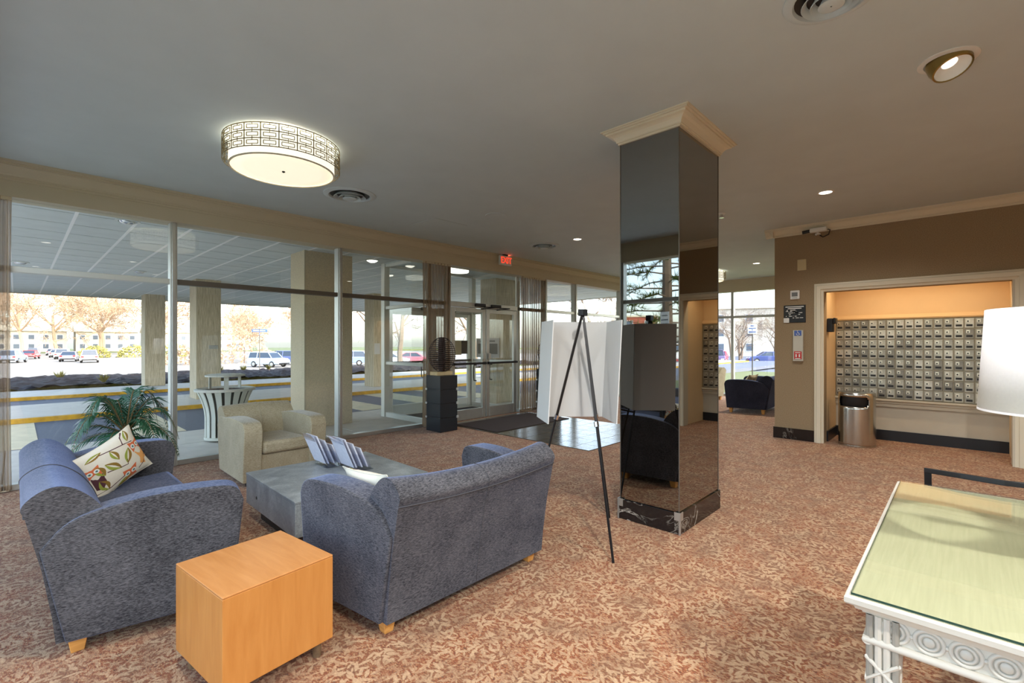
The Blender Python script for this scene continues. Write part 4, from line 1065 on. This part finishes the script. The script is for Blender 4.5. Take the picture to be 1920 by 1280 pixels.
# ------------------------------------------------------------------ upholstery
def smoothpoly(pts, n=3):
    for _ in range(n):
        q = [pts[0]]
        for a, b in zip(pts[:-1], pts[1:]):
            q.append((a[0]*.75+b[0]*.25, a[1]*.75+b[1]*.25)); q.append((a[0]*.25+b[0]*.75, a[1]*.25+b[1]*.75))
        q.append(pts[-1]); pts = q
    return pts
def sofa(label, loc, rz, hr, fl, fr, depth, mat, cat='sofa', group=None, seats=2, back=.78, dip=.04, arm_t=.15, arm=.69, seam=None, legmat=None, name='loveseat', armrear=.56, legh=.075):
    """local: x across, y from the rear (0) to the front, z up; hr half width at rear, fl/fr front half widths"""
    t = thing(name, label, cat, loc, rz, group); L = legh
    xi = lambda y, s: (hr + ((fl if s < 0 else fr)-hr)*y/depth)*s
    # base
    y0, y1 = .06, depth-.05
    q = .012
    obj('base', B().hexa([(xi(y0,-1)+q,y0,L),(xi(y0,1)-q,y0,L),(xi(y1,1)-q,y1,L),(xi(y1,-1)+q,y1,L)], [(xi(y0,-1)+q,y0,.31),(xi(y0,1)-q,y0,.31),(xi(y1,1)-q,y1,.31),(xi(y1,-1)+q,y1,.31)]), mat, t, bevel=.015)
    # seat cushions
    ia, ib = y0+.10, depth-.01
    for k in range(seats):
        f0, f1 = k/seats, (k+1)/seats
        def X(y, f):
            a = xi(y,-1)+arm_t+.004; b_ = xi(y,1)-arm_t-.004
            return a + (b_-a)*f
        obj('seat_cushion', B().hexa([(X(ia,f0)+.003,ia,.312),(X(ia,f1)-.003,ia,.312),(X(ib,f1)-.003,ib,.312),(X(ib,f0)+.003,ib,.312)], [(X(ia,f0)+.003,ia,.425),(X(ia,f1)-.003,ia,.425),(X(ib,f1)-.003,ib,.44),(X(ib,f0)+.003,ib,.44)]), mat, t, bevel=.035, seg=4, smooth='auto')
    # back: rear panel + rolled cushion swept across
    k_ = back/.78
    prof = [(0, L), (-.012, .2), (-.045, .42), (-.098, .665*k_)]
    roll = smoothpoly([(-.098, .665*k_), (-.118, .715*k_), (-.055, .775*k_), (.01, .79*k_), (.075, .76*k_), (.15, .68*k_), (.205, .56), (.225, .43), (.225, .33)], 2)
    full = prof + roll[1:] + [(.225, L)]
    NXs = 16; rings = []
    for i in range(NXs+1):
        u = -1 + 2*i/NXs; g = 1-u*u
        rings.append([(u*(hr-.02), y - .0*g, z - dip*g*max(0, (z-.40)/.38)) for y, z in full])
    bo = obj('backrest', B().loft(rings), mat, t, smooth='auto')
    i0 = len(prof)-1
    obj('back_seam', B().tube([(rings[i][i0][0], rings[i][i0][1]-.002, rings[i][i0][2]) for i in range(NXs+1)], .004, 5), seam or M['piping'], bo, smooth=True)
    mid = rings[NXs//2]
    obj('centre_seam', B().tube([(0, y-.001 if y < .0 else y+.001, z+(.001 if y > -.1 else 0)) for (_, y, z) in mid[:-4]], .003, 4), seam or M['piping'], bo, smooth=True)
    # arms
    for s in (-1, 1):
        fw = fl if s < 0 else fr
        ang = math.atan2(fw-hr, depth)
        D = depth/math.cos(ang)
        side = [(.03, L), (-.055, armrear-.05)] + smoothpoly([(-.055, armrear-.05), (.03, armrear+.06), (.16, arm-.03), (.36, arm), (D-.09, arm-.005), (D-.02, arm-.03), (D+.005, arm-.10)], 2)[1:] + [(D-.02, .35), (D-.045, L)]
        a0 = B().prism(side, 0, arm_t, 'x')
        # slight outward swell at the middle of the outer face is left to the bevel; place and flare
        Mx = Matrix.Translation((s*hr, 0, 0)) @ Matrix.Rotation(-s*ang, 4, 'Z') @ (Matrix.Translation((-arm_t, 0, 0)) if s > 0 else Matrix.Identity(4))
        a0.xf(Mx)
        obj('armrest', a0, mat, t, bevel=.028, seg=3, smooth='auto')
    for sx in (-1, 1):
        for y in (.075, depth-.11):
            x = (abs(xi(y, sx))-.075)*sx
            obj('leg', B().hexa([(x-.024,y-.024,0),(x+.024,y-.024,0),(x+.024,y+.024,0),(x-.024,y+.024,0)], [(x-.036,y-.036,L+.004),(x+.036,y-.036,L+.004),(x+.036,y+.036,L+.004),(x-.036,y+.036,L+.004)]), legmat or M['foot'], t, bevel=.003, seg=1)
    return t
sofaA = sofa('slate blue loveseat with a bright owl cushion beside the window', (.122, 3.735, 0), R(-90), .80, .93, .93, .72, M['navy'], group='slate blue loveseats', seats=2)
sofaB = sofa('slate blue loveseat seen from behind next to the maple cube', (1.805, 2.0, 0), 0, .597, .70, .645, .70, M['navy'], group='slate blue loveseats', seats=1)
sofa('oatmeal armchair in front of the big window', (1.93, 5.97, 0), R(181), .385, .415, .415, .90, M['oat'], cat='armchair', seats=1, back=.73, dip=-.015, arm_t=.17, arm=.655, seam=M['oat'], name='armchair', armrear=.58, legmat=M['dark'], legh=.05)
sofa('dark navy sofa in the far lounge by the east window', (11.08, 2.86, 0), R(3), .74, .82, .82, .78, M['navy_far'], group='far lounge seats', seats=2, legh=.10)
sofa('beige lounge chair behind the far navy sofa', (12.55, 4.75, 0), R(75), .38, .43, .43, .78, M['oat'], cat='armchair', group='far lounge seats', seats=1, seam=M['oat'], name='armchair', legh=.10, dip=-.01, back=.82)

# ------------------------------------------------------------------ cushions
def cushion(label, loc, rot, W, Hh, T, main, group, owl=True):
    t = thing('throw_pillow', label, 'cushion', loc, 0, group); t.rotation_euler = rot
    def P(u, v, s, lift=0.0):
        x = .5*W*u*(1 - .10*(1-v*v)*abs(u)); y = .5*Hh*v*(1 - .12*(1-u*u)*abs(v))
        z = .5*T*max(0, (1-u*u))**.55*max(0, (1-v*v))**.55
        return (x, y, s*z + lift*s)
    b = B(); n = 22
    b.grid(lambda u, v: P(2*u-1, 2*v-1, 1), n, n); b.grid(lambda u, v: P(1-2*u, 2*v-1, -1), n, n)
    cov = obj('cover', b, main, t, smooth=True, fix=False)
    edge = [P(u, -1, 0) for u in [k/10-1 for k in range(21)]] + [P(1, v, 0) for v in [k/10-1 for k in range(1, 21)]] + [P(-u, 1, 0) for u in [k/10-1 for k in range(1, 21)]] + [P(-1, -v, 0) for v in [k/10-1 for k in range(1, 21)]]
    obj('piping', B().tube(edge, .003, 4), main, t, smooth=True)
    LG, LO, LD = PR['leaf'], PR['orange'], PR['plum']
    def patch(name, poly, mat, lift=.0012):
        # fan of a polygon in u,v, subdivided so that it follows the bulge
        cx_ = sum(p[0] for p in poly)/len(poly); cy_ = sum(p[1] for p in poly)/len(poly)
        bb = B(); m = len(poly); K = 4; vs_ = [P(cx_, cy_, 1, lift)]
        for k in range(1, K+1):
            for p in poly: vs_.append(P(cx_+(p[0]-cx_)*k/K, cy_+(p[1]-cy_)*k/K, 1, lift))
        fs = [(0, 1+i, 1+(i+1) % m) for i in range(m)]
        for k in range(K-1):
            for i in range(m):
                j = (i+1) % m; fs.append((1+k*m+i, 1+(k+1)*m+i, 1+(k+1)*m+j, 1+k*m+j))
        bb.add(vs_, fs); return obj(name, bb, mat, cov, fix=False)
    def leaf(u, v, a, L, w, mats):
        for half, mt in ((1, mats[0]), (-1, mats[1])):
            poly = []
            for k in range(9):
                s = k/8; poly.append((s*L, half*w*math.sin(PI*s)))
            poly = [(u + math.cos(a)*x - math.sin(a)*y, v + math.sin(a)*x + math.cos(a)*y) for x, y in poly]
            patch('leaf_print', poly, mt)
    def branch(pts, w=.018):
        poly = []
        for i, p in enumerate(pts):
            q = pts[min(i+1, len(pts)-1)]; o = pts[max(i-1, 0)]; dx, dy = q[0]-o[0], q[1]-o[1]; l = math.hypot(dx, dy); poly.append((p[0]-dy/l*w, p[1]+dx/l*w, p[0]+dy/l*w, p[1]-dx/l*w))
        for a, c in zip(poly[:-1], poly[1:]): patch('branch_print', [(a[0], a[1]), (c[0], c[1]), (c[2], c[3]), (a[2], a[3])], LD, .0010)
    def ell(u, v, a, c, n=16): return [(u+a*math.cos(2*PI*k/n), v+c*math.sin(2*PI*k/n)) for k in range(n)]
    if owl:
        branch([(-.95,-.62),(-.5,-.70),(-.05,-.62),(.35,-.55)]); branch([(-.45,-.05),(-.1,-.18),(.15,-.25),(.2,-.05)]); branch([(-.4,.72),(.05,.62),(.35,.55),(.7,.45)]); branch([(.35,.55),(.45,.85),(.62,.98)]); branch([(.9,-.3),(.7,-.62),(.45,-.75)])
        G = (LG, PR['olive'])
        for a in ((-.55,-.72,1.9,.56,.14),(-.52,-.12,1.8,.50,.13),(-.05,-.22,2.2,.6,.13),(.15,-.22,1.1,.62,.13),(.0,.12,1.7,.52,.11),(-.75,.66,.25,.55,.09),(.55,.55,1.2,.48,.10),(-.3,-.9,.3,.5,.11)): leaf(*a, G)
        # round-eyed bird prints
        for (u, v, s, rot) in ((.14,-.64,1.15,0), (.70,.24,1.15,0), (-.74,.22,.95,0)):
            patch('owl_print', [(u-.17*s, v-.20*s), (u+.19*s, v-.20*s), (u+.20*s, v+.08*s), (u+.24*s, v+.22*s), (u+.02*s, v+.13*s), (u-.2*s, v+.2*s), (u-.19*s, v+.06*s)], LO)
            if v > .0: patch('owl_print', [(u-.14*s, v-.2*s), (u-.12*s, v-.72*s), (u+.05*s, v-.82*s), (u+.2*s, v-.6*s), (u+.2*s, v-.2*s)], PR['peach'] if u > 0 else LD, .0010)
            for du in (-.09, .10):
                patch('owl_eye', ell(u+du*s, v, .078*s, .085*s), PR['white'], .0018); patch('owl_eye', ell(u+du*s, v, .04*s, .045*s), PR['teal'], .0024); patch('owl_eye', ell(u+du*s, v, .018*s, .02*s), LD, .0030)
    return t
PR = {'leaf': simple('print_green', (150, 160, 62), .85), 'olive': simple('print_olive', (142, 112, 44), .85), 'orange': simple('print_orange', (216, 110, 66), .85), 'peach': simple('print_peach', (232, 168, 96), .85),
      'plum': simple('print_plum', (82, 44, 52), .85), 'white': simple('print_white', (238, 236, 226), .85), 'teal': simple('print_teal', (120, 170, 168), .85)}
M['pillow'] = simple('cream_canvas', (230, 224, 206), .9, var=.02, scale=60, bump=.1, bscale=300)
# leaning against the back of the window-side loveseat, face towards +X and up
def facing(n, up_hint, spin=0.0):
    n = Vector(n).normalized(); y = (Vector(up_hint) - n*Vector(up_hint).dot(n)).normalized(); x = y.cross(n)
    m = Matrix((x, y, n)).transposed().to_4x4()
    return (m @ Matrix.Rotation(spin, 4, 'Z')).to_euler()
cushion('cream cushion printed with orange owls and green leaves', (.455, 4.235, .60), facing((.58, -.75, .25), (-.3, -.2, .93), R(-2)), .52, .34, .14, M['pillow'], 'owl print cushions')
cushion('cream owl cushion half hidden behind the loveseat back', (1.425, 2.42, .575), facing((.85, .10, .50), (-.5, 0, .85), 0), .42, .34, .13, M['pillow'], 'owl print cushions')
cushion('leaf patterned cushion on the far navy sofa', (10.80, 3.28, .60), facing((.1, .85, .45), (0, 0, 1), 0), .44, .40, .15, simple('tan_leaf_canvas', (196, 178, 140), .9, var=.3, scale=22), None, False)

# ------------------------------------------------------------------ coffee table, brochures
t = thing('coffee_table', 'low square slate coffee table between the loveseats', 'coffee table', (1.81, 3.70, 0), R(-1.2))
obj('plinth', B().box(-.44, .44, -.44, .44, 0, .135), M['dark'], t)
obj('body', B().box(-.527, .527, -.515, .515, .135, .362), M['slate_table'], t, bevel=.004)
obj('top', B().box(-.53, .53, -.518, .518, .3625, .38), M['slate_table'], t, bevel=.003)
obj('knot_mark', B().cyl((-.5285, .26, .23), (-.527, .26, .23), .012, n=12), M['dark'], t)
obj('crack', B().tube([(-.35, -.516, .20), (-.20, -.517, .205), (-.1, -.517, .20), (0, -.517, .212)], .002, 4), M['piping'], t)
def brochure_holder(loc, label):
    t = thing('brochure_holder', label, 'brochure holder', loc, 0, 'brochure holders on the coffee table')
    lean = -.42
    def panel(b, x, w, z0, z1, th=.003, y0=0, bend=0.0):
        n = 6 if bend else 1
        q = [(x + lean*(z-z0) - bend*max(0, (z-z0)/(z1-z0)-.75)*4*.03, z) for z in [z0 + (z1-z0)*k/ (n if bend else 1) for k in range((n if bend else 1)+1)]]
        poly = [(a, c) for a, c in q] + [(a+th, c) for a, c in q[::-1]]
        b.prism([(p[0], p[1]) for p in poly], y0-w/2, y0+w/2, 'y')
    obj('poster', (lambda b: (panel(b, -.007, .222, .04, .285, .002), b)[1])(B()), M['leaflet'], t)
    obj('back_panel', (lambda b: (panel(b, .0, .23, .035, .30, .004, 0, 1.0), b)[1])(B()), M['acrylic'], t)
    obj('base', B().box(.0, .17, -.115, .115, 0, .005).prism([(-.0, .002), (.006, .002), (.02, .04), (.012, .04)], -.115, .115, 'y'), M['acrylic'], t)
    for k in range(3):
        x = .016 + .05*k; h = .30 - .045*k
        obj('pocket', (lambda b: (panel(b, x+.022, .23, .03-.006*k, h*.62, .003), b)[1])(B()), M['acrylic'], t)
        obj('leaflet', (lambda b: (panel(b, x, .205, .036-.006*k, h-.02, .012), b)[1])(B()), M['leaflet'], t)
    obj('side_wall', B().prism([(.0, .005), (.15, .005), (.12, .12), (-.04, .16)], -.117, -.114, 'y'), M['acrylic'], t)
    return t
M['leaflet'] = simple('white_leaflets', (226, 228, 240), .5, var=.05, scale=40)
brochure_holder((1.80, 3.98, .38), 'acrylic holder of white leaflets nearer the armchair')
brochure_holder((1.90, 3.69, .38), 'acrylic holder of white leaflets nearer the loveseat back')

# ------------------------------------------------------------------ maple cube table
t = thing('side_table', 'honey maple cube side table on short legs', 'side table', (.745, 2.303, 0), R(6.8))
w = .2335; W_ = .2375
obj('carcass', B().box(-w, w, -W_, W_, .08, .452), M['maple'], t, bevel=.003)
obj('top', B().box(-w, w, -W_, W_, .4525, .46), M['maple_top'], t, bevel=.003)
for sx in (-1, 1):
    for sy in (-1, 1): obj('leg', B().cyl((sx*.185, sy*.185, 0), (sx*.185, sy*.185, .08), .019, n=14), wood('dark_leg', (92, 74, 56), (130, 106, 80)) if (sx, sy) == (-1, -1) else bpy.data.materials['dark_leg'], t, smooth='auto')

# ------------------------------------------------------------------ easel with folded board
t = thing('easel', 'black folding tripod easel standing by the mirrored column', 'easel', (2.906, 2.04, 0))
ap = Vector((0, 0, 1.665)); feet = [Vector((-.22, -.395, 0)), Vector((-.08, .455, 0)), Vector((.455, .055, 0))]
for f in feet:
    top = ap + (f-ap).normalized()*.02
    m1 = ap.lerp(f, .48)
    up = obj('leg', B().tube([top, m1], .0125, 4), M['black_metal'], t)
    obj('lower_leg', B().tube([ap.lerp(f, .44), f], .0095, 6), M['black_metal'], up)
    obj('clamp', B().tube([ap.lerp(f, .47), ap.lerp(f, .49)], .017, 8), M['chrome'], up)
obj('head', B().box(-.03, .03, -.025, .025, 1.635, 1.685), M['black_metal'], t, bevel=.006)
for f in feet[1:]:
    q = ap.lerp(f, .50)
    obj('support_peg', B().tube([q, q + Vector((.10, .115, .03))], .007, 6), M['black_metal'], t)
# tri-fold board: centre panel from the fold next to the sofa to the fold next to the column
sh = Vector((.026, -.028, 0))
Lf, Rf = Vector((2.84, 2.405, 0)), Vector((3.195, 2.035, 0)); Lw, Rw = Vector((2.63, 2.12, 0)), Vector((2.965, 1.765, 0))
bz0, bz1 = .856, 1.60
t = thing('display_board', 'blank white tri-fold display board resting on the easel', 'display board', (3.1, 2.29, bz0))
def bpanel(a, c, name):
    d = (c-a).normalized(); n = Vector((-d.y, d.x, 0))*.0035
    o = Vector((3.1, 2.29, 0)); z0, z1 = Vector((0,0,0)), Vector((0,0,bz1-bz0))
    g = d*.002
    lo = [a+g-n-sh*.5-o, c-g-n-sh*.5-o, c-g+n-sh*.5-o, a+g+n-sh*.5-o]
    obj(name, B().hexa([p+z0 for p in lo], [p+sh+z1 for p in lo]), M['white_paper'], t)
bpanel(Lf, Rf, 'centre_panel'); bpanel(Lw, Lf, 'folding_wing'); bpanel(Rf, Rw, 'folding_wing')

# ------------------------------------------------------------------ ring sculptures on stacked plinths
def sculpture(x, y, la, lb):
    t = thing('stacked_plinth', la, 'plinth', (x, y, 0), 0, 'plinths flanking the doors')
    for k in range(4):
        bx = obj('box_tier', B().box(-.178, .178, -.185, .185, .228*k+.006, .228*(k+1)-.002), M['slate_box'], t, bevel=.003)
        if k:
            obj('corner_clip', B().box(.155, .192, -.20, -.17, .228*k-.02, .228*k+.02), M['alu_white'], bx)
            obj('corner_clip', B().box(-.19, -.165, .165, .195, .228*k-.015, .228*k+.015), M['alu_white'], bx)
        if k: obj('shadow_gap', B().box(-.172, .172, -.179, .179, .228*k-.003, .228*k+.007), M['dark'], bx)
    t = thing('ring_sculpture', lb, 'sculpture', (x, y, .911), 0, 'ring sculptures')
    obj('stone_block', B().box(-.17, .15, -.10, .10, 0, .062), M['stone'], t, bevel=.006)
    n = 17; RX, RZ = .232, .285; cz = .062 + RZ - .01
    for k in range(n):
        z = -RZ + 2*RZ*(k+.5)/n; r = RX*math.sqrt(max(.02, 1-(z/RZ)**2))
        obj('ring', B().lathe([(r*.45, cz+z-.005), (r, cz+z-.0045), (r, cz+z+.0045), (r*.45, cz+z+.005), (r*.45, cz+z-.005)], 26), M['spring'], t)
    obj('core', B().lathe([(.05, cz-RZ+.01), (.062, cz-RZ*.5), (.062, cz+RZ*.5), (.05, cz+RZ)], 16, cap=True), M['spring'], t)
    for a in (0, PI/3, 2*PI/3):
        obj('hoop', B().tube([(RX*math.sin(k*2*PI/32)*math.cos(a), RX*math.sin(k*2*PI/32)*math.sin(a), cz+RZ*math.cos(k*2*PI/32)) for k in range(33)], .005, 4), M['spring'], t)
sculpture(4.85, 6.22, 'black stacked box plinth beside the entrance curtain', 'round rust brown ring sculpture on the plinth near the doors')
sculpture(7.62, 6.2, 'black stacked box plinth hidden behind the white board', 'matching ring sculpture peeping past the white board')

# ------------------------------------------------------------------ palm
t = thing('potted_palm', 'green feathery palm in a dark pot by the window', 'plant', (.73, 5.85, 0))
obj('pot', B().lathe([(.11, 0), (.13, .02), (.175, .46), (.19, .47), (.19, .495), (.165, .495), (.16, .44), (.02, .43)], 28), M['pot'], t, smooth='auto')
rnd = random.Random(21)
fr = []
obj('crown', B().lathe([(.06, .42), (.075, .52), (.05, .60), (.02, .64)], 10, cap=True), M['palm_stem'], t, smooth=True)
dirs = [(-150, .62, .30), (170, .70, .16), (-170, .66, .05), (140, .50, .42), (-120, .55, .10), (-60, .55, .22), (-20, .60, .30), (10, .52, .40), (40, .45, .34), (75, .42, .30), (105, .45, .40), (-90, .40, .02), (-38, .66, .12), (200, .45, .46), (-5, .35, .5), (60, .3, .5)]
for ang, L, rise in dirs:
    a = R(ang + rnd.uniform(-8, 8)); d = Vector((math.cos(a), math.sin(a), 0)); s = Vector((-d.y, d.x, 0))
    pts = []
    for k in range(13):
        u = k/12; pts.append(Vector((0, 0, .56)) + d*(.80*L*u*(1-.12*u*u)) + Vector((0, 0, rise*math.sin(u*2.2) - .34*u*u*u)))
    fo = obj('frond', B().tube(pts, [.008*(1-.8*k/12) for k in range(13)], 5), M['palm_stem'], t)
    lf = B()
    for k in range(3, 36):
        u = k/36; i = min(11, int(u*12)); p = pts[i].lerp(pts[i+1], u*12-i); tg = (pts[i+1]-pts[i]).normalized()
        ll = .17*math.sin(PI*min(1, .18+.80*u))**.8*(.9+.2*rnd.random())
        for sg in (-1, 1):
            dr = (s*sg*.85 + tg*.75 + Vector((0, 0, -.05 + rnd.uniform(-.15, .1)))).normalized()
            n = tg.cross(dr).normalized(); wv = dr.cross(n).normalized()*.0068
            m_ = p + dr*ll*.5 + Vector((0,0,.006)); e_ = p + dr*ll + Vector((0, 0, -.045*(ll/.2)))
            lf.add([p-wv*.5, p+wv*.5, m_+wv, m_-wv], [(0,1,2,3)]); lf.add([m_-wv, m_+wv, e_], [(0,1,2)])
    obj('leaflets', lf, M['palm'], fo, fix=False)

# ------------------------------------------------------------------ steel litter bin in the niche
t = thing('steel_waste_bin', 'round stainless steel waste bin in front of the mailboxes', 'waste bin', (8.19, 1.07, 0))
r = .215; n = 72; zs = [.012, .04, .10, .30, .52, .555, .58, .61, .64, .665, .69, .735]
b = B(); vs_ = [(r*math.cos(2*PI*k/n), r*math.sin(2*PI*k/n), z) for z in zs for k in range(n)]
fs = []
for i in range(len(zs)-1):
    for k in range(n):
        a = ((k+.5)/n*360 - 172 + 180) % 360 - 180     # opening faces the room
        half = 52 if 6 <= i <= 8 else (47 if i in (5, 9) else -1)
        if abs(a) < half: continue
        j = (k+1) % n; fs.append((i*n+k, i*n+j, (i+1)*n+j, (i+1)*n+k))
b.add(vs_, fs)
obj('shell', b, M['steel'], t, smooth=True, solid=.003)
obj('top', B().lathe([(r, .735), (r-.006, .745), (r-.05, .748), (.01, .748)], 48), M['steel'], t, smooth='auto')
obj('base_ring', B().lathe([(r-.01, 0), (r+.004, 0), (r+.004, .018), (r, .02)], 48), M['steel'], t, smooth='auto')
obj('liner', B().lathe([(.02, .3), (r-.022, .3), (r-.022, .72)], 36), M['dark'], t, smooth=True)

# ------------------------------------------------------------------ desk, lamp, chair
t = thing('console_desk', 'cream carved desk with a glass top and ring ornament', 'desk', (2.255, -.16, 0))
dx0, dx1, dy0, dy1 = -.727, .727, -.388, .388
def rect_ring(d, z): return [(dx0+d, dy0+d, z), (dx1-d, dy0+d, z), (dx1-d, dy1-d, z), (dx0+d, dy1-d, z)]
obj('top_moulding', B().loft([rect_ring(.036, .712), rect_ring(.034, .718), rect_ring(.022, .722), rect_ring(.018, .732), rect_ring(.004, .736), rect_ring(.0, .741), rect_ring(.0, .754), rect_ring(.004, .757)]), M['desk'], t)
obj('top_panel', B().box(dx0+.012, dx1-.012, dy0+.012, dy1-.012, .757, .7585), M['desk_top'], t)
gt = obj('glass_top', B().box(dx0+.014, dx1-.014, dy0+.014, dy1-.014, .7590, .7650), M['desk_glass'], t)
obj('glass_edge', B().box(dx0+.0132, dx0+.0142, dy0+.014, dy1-.014, .7590, .7648).box(dx0+.014, dx1-.014, dy1-.0142, dy1-.0132, .7590, .7648), M['glass_edge'], gt)
ax = dx0+.042; az0, az1 = .652, .716
obj('apron', B().box(ax, ax+.02, dy0+.05, dy1-.05, az0, az1).box(dx0+.06, dx1-.06, dy1-.062, dy1-.042, az0, az1).box(dx0+.06, dx1-.06, dy0+.042, dy0+.062, az0, az1).box(dx1-.062, dx1-.042, dy0+.05, dy1-.05, az0, az1), M['desk'], t)
obj('rail', B().tube([(ax-.004, dy0+.02, .643), (ax-.004, dy1-.037, .643)], .0105, 10).tube([(dx0+.03, dy1-.046, .643), (dx1-.03, dy1-.046, .643)], .0115, 10), M['desk'], t, smooth='auto')
ro = None
k = 0; yy = dy1 - .1025
while yy > dy0+.09:
    if ro is None:
        RY = Matrix.Rotation(PI/2, 4, 'Y')
        def tor(rad, r_, n=28): return B().lathe([(rad + r_*math.cos(q*PI/4), r_*math.sin(q*PI/4)) for q in range(9)], n)
        ro = obj('ring_ornament', tor(.0275, .0048).xf(Matrix.Rotation(PI/2, 4, 'Y')), M['desk'], t, loc=(ax-.001, yy, .684), smooth=True)
        r2 = obj('inner_ring', tor(.0175, .0038).xf(Matrix.Rotation(PI/2, 4, 'Y')), M['desk'], ro, smooth=True)
        r3 = obj('boss', B().ball((0, 0, 0), .0125, 12).xf(Matrix.Scale(.4, 4, (1, 0, 0))), M['desk'], ro, smooth=True)
        bd0 = obj('bead', B().ball((0, 0, 0), .0055, 8), M['desk'], t, loc=(ax-.001, yy-.0335, .684), smooth=True)
    else:
        r_ = like(ro, t, (ax-.001, yy, .684)); like(r2, r_); like(r3, r_); like(bd0, t, (ax-.001, yy-.0335, .684))
    yy -= .067
for (lx, ly) in ((dx0+.066, dy1-.078), (dx0+.066, dy0+.078), (dx1-.066, dy1-.078), (dx1-.066, dy0+.078)):
    lg = obj('leg', B().box(lx-.026, lx+.026, ly-.026, ly+.026, 0, .712), M['desk'], t)
    rd = None
    for k in range(4):
        o_ = -.027 + .018*k
        for p in ((lx-.027, ly+o_), (lx+.027, ly+o_), (lx+o_, ly-.027), (lx+o_, ly+.027)):
            obj('reed', B().cyl((p[0], p[1], .0), (p[0], p[1], .712), .0088, n=8), M['desk'], lg, smooth='auto')
    q = .0335
    for zz in (.57, .20):
        obj('binding', B().tube([(lx-q, ly-q, zz-.03), (lx-q, ly+q, zz+.03), (lx+q, ly+q, zz-.03), (lx+q, ly-q, zz+.03), (lx-q, ly-q, zz-.03)], .0055, 6), M['desk'], lg)
        obj('binding', B().tube([(lx-q, ly-q, zz+.03), (lx-q, ly+q, zz-.03), (lx+q, ly+q, zz+.03), (lx+q, ly-q, zz-.03), (lx-q, ly-q, zz+.03)], .0055, 6), M['desk'], lg)
t = thing('table_lamp', 'table lamp with a large white drum shade on the desk', 'lamp', (2.42, -.262, .765))
obj('base', B().lathe([(.085, 0), (.085, .015), (.05, .03), (.03, .06), (.055, .12), (.075, .20), (.06, .28), (.025, .34), (.016, .40), (.016, .46)], 28, cap=True), M['desk'], t, smooth='auto')
obj('socket', B().cyl((0, 0, .46), (0, 0, .56), .022, n=14), M['brass'], t)
obj('harp', B().tube([(0, .02, .50), (0, .07, .60), (0, .05, .74), (0, 0, .775), (0, -.05, .74), (0, -.07, .60), (0, -.02, .50)], .004, 6), M['brass'], t)
obj('bulb', B().ball((0, 0, .60), .035, 12, 1.3), M['shade'], t, smooth=True)
obj('shade', B().lathe([(.22, .431), (.20, .785)], 64), M['shade'], t, smooth=True, solid=.004)
obj('shade_trim', B().lathe([(.2225, .429), (.2225, .436), (.2175, .436), (.2175, .429), (.2225, .429)], 64), M['shade'], t)
t = thing('desk_chair', 'black metal framed chair tucked behind the cream desk', 'chair', (3.35, -.14, 0), 0)
rail = [(-.20, .275, .795), (-.245, .14, .80), (-.27, 0, .80), (-.245, -.14, .80), (-.20, -.275, .795)]
def flat(pts, w, h):
    b = B(); rings = []
    for i, p in enumerate(pts):
        a = Vector(pts[min(i+1, len(pts)-1)]) - Vector(pts[max(i-1, 0)]); n = Vector((-a.y, a.x, 0)).normalized()*w
        p = Vector(p); rings.append([p-n-Vector((0,0,h)), p+n-Vector((0,0,h)), p+n+Vector((0,0,h)), p-n+Vector((0,0,h))])
    return b.loft(rings)
obj('back_rail', flat(rail, .007, .012), M['black_metal'], t, bevel=.002)
obj('back_rail', flat([(p[0]+.01, p[1], .52) for p in rail], .007, .012), M['black_metal'], t, bevel=.002)
for s in (-1, 1):
    obj('rear_leg', B().hexa([(-.16, s*.255-.012, 0), (-.14, s*.255-.012, 0), (-.14, s*.255+.012, 0), (-.16, s*.255+.012, 0)], [(-.207, s*.262-.014, .79), (-.193, s*.262-.014, .79), (-.193, s*.262+.014, .79), (-.207, s*.262+.014, .79)]), M['black_metal'], t)
    obj('front_leg', B().box(.22, .24, s*.25-.01, s*.25+.01, 0, .44), M['black_metal'], t)
    obj('side_rail', B().box(-.17, .24, s*.25-.01, s*.25+.01, .40, .43), M['black_metal'], t)
obj('seat', B().box(-.19, .25, -.24, .24, .43, .475), M['navy_far'], t, bevel=.02, seg=3)
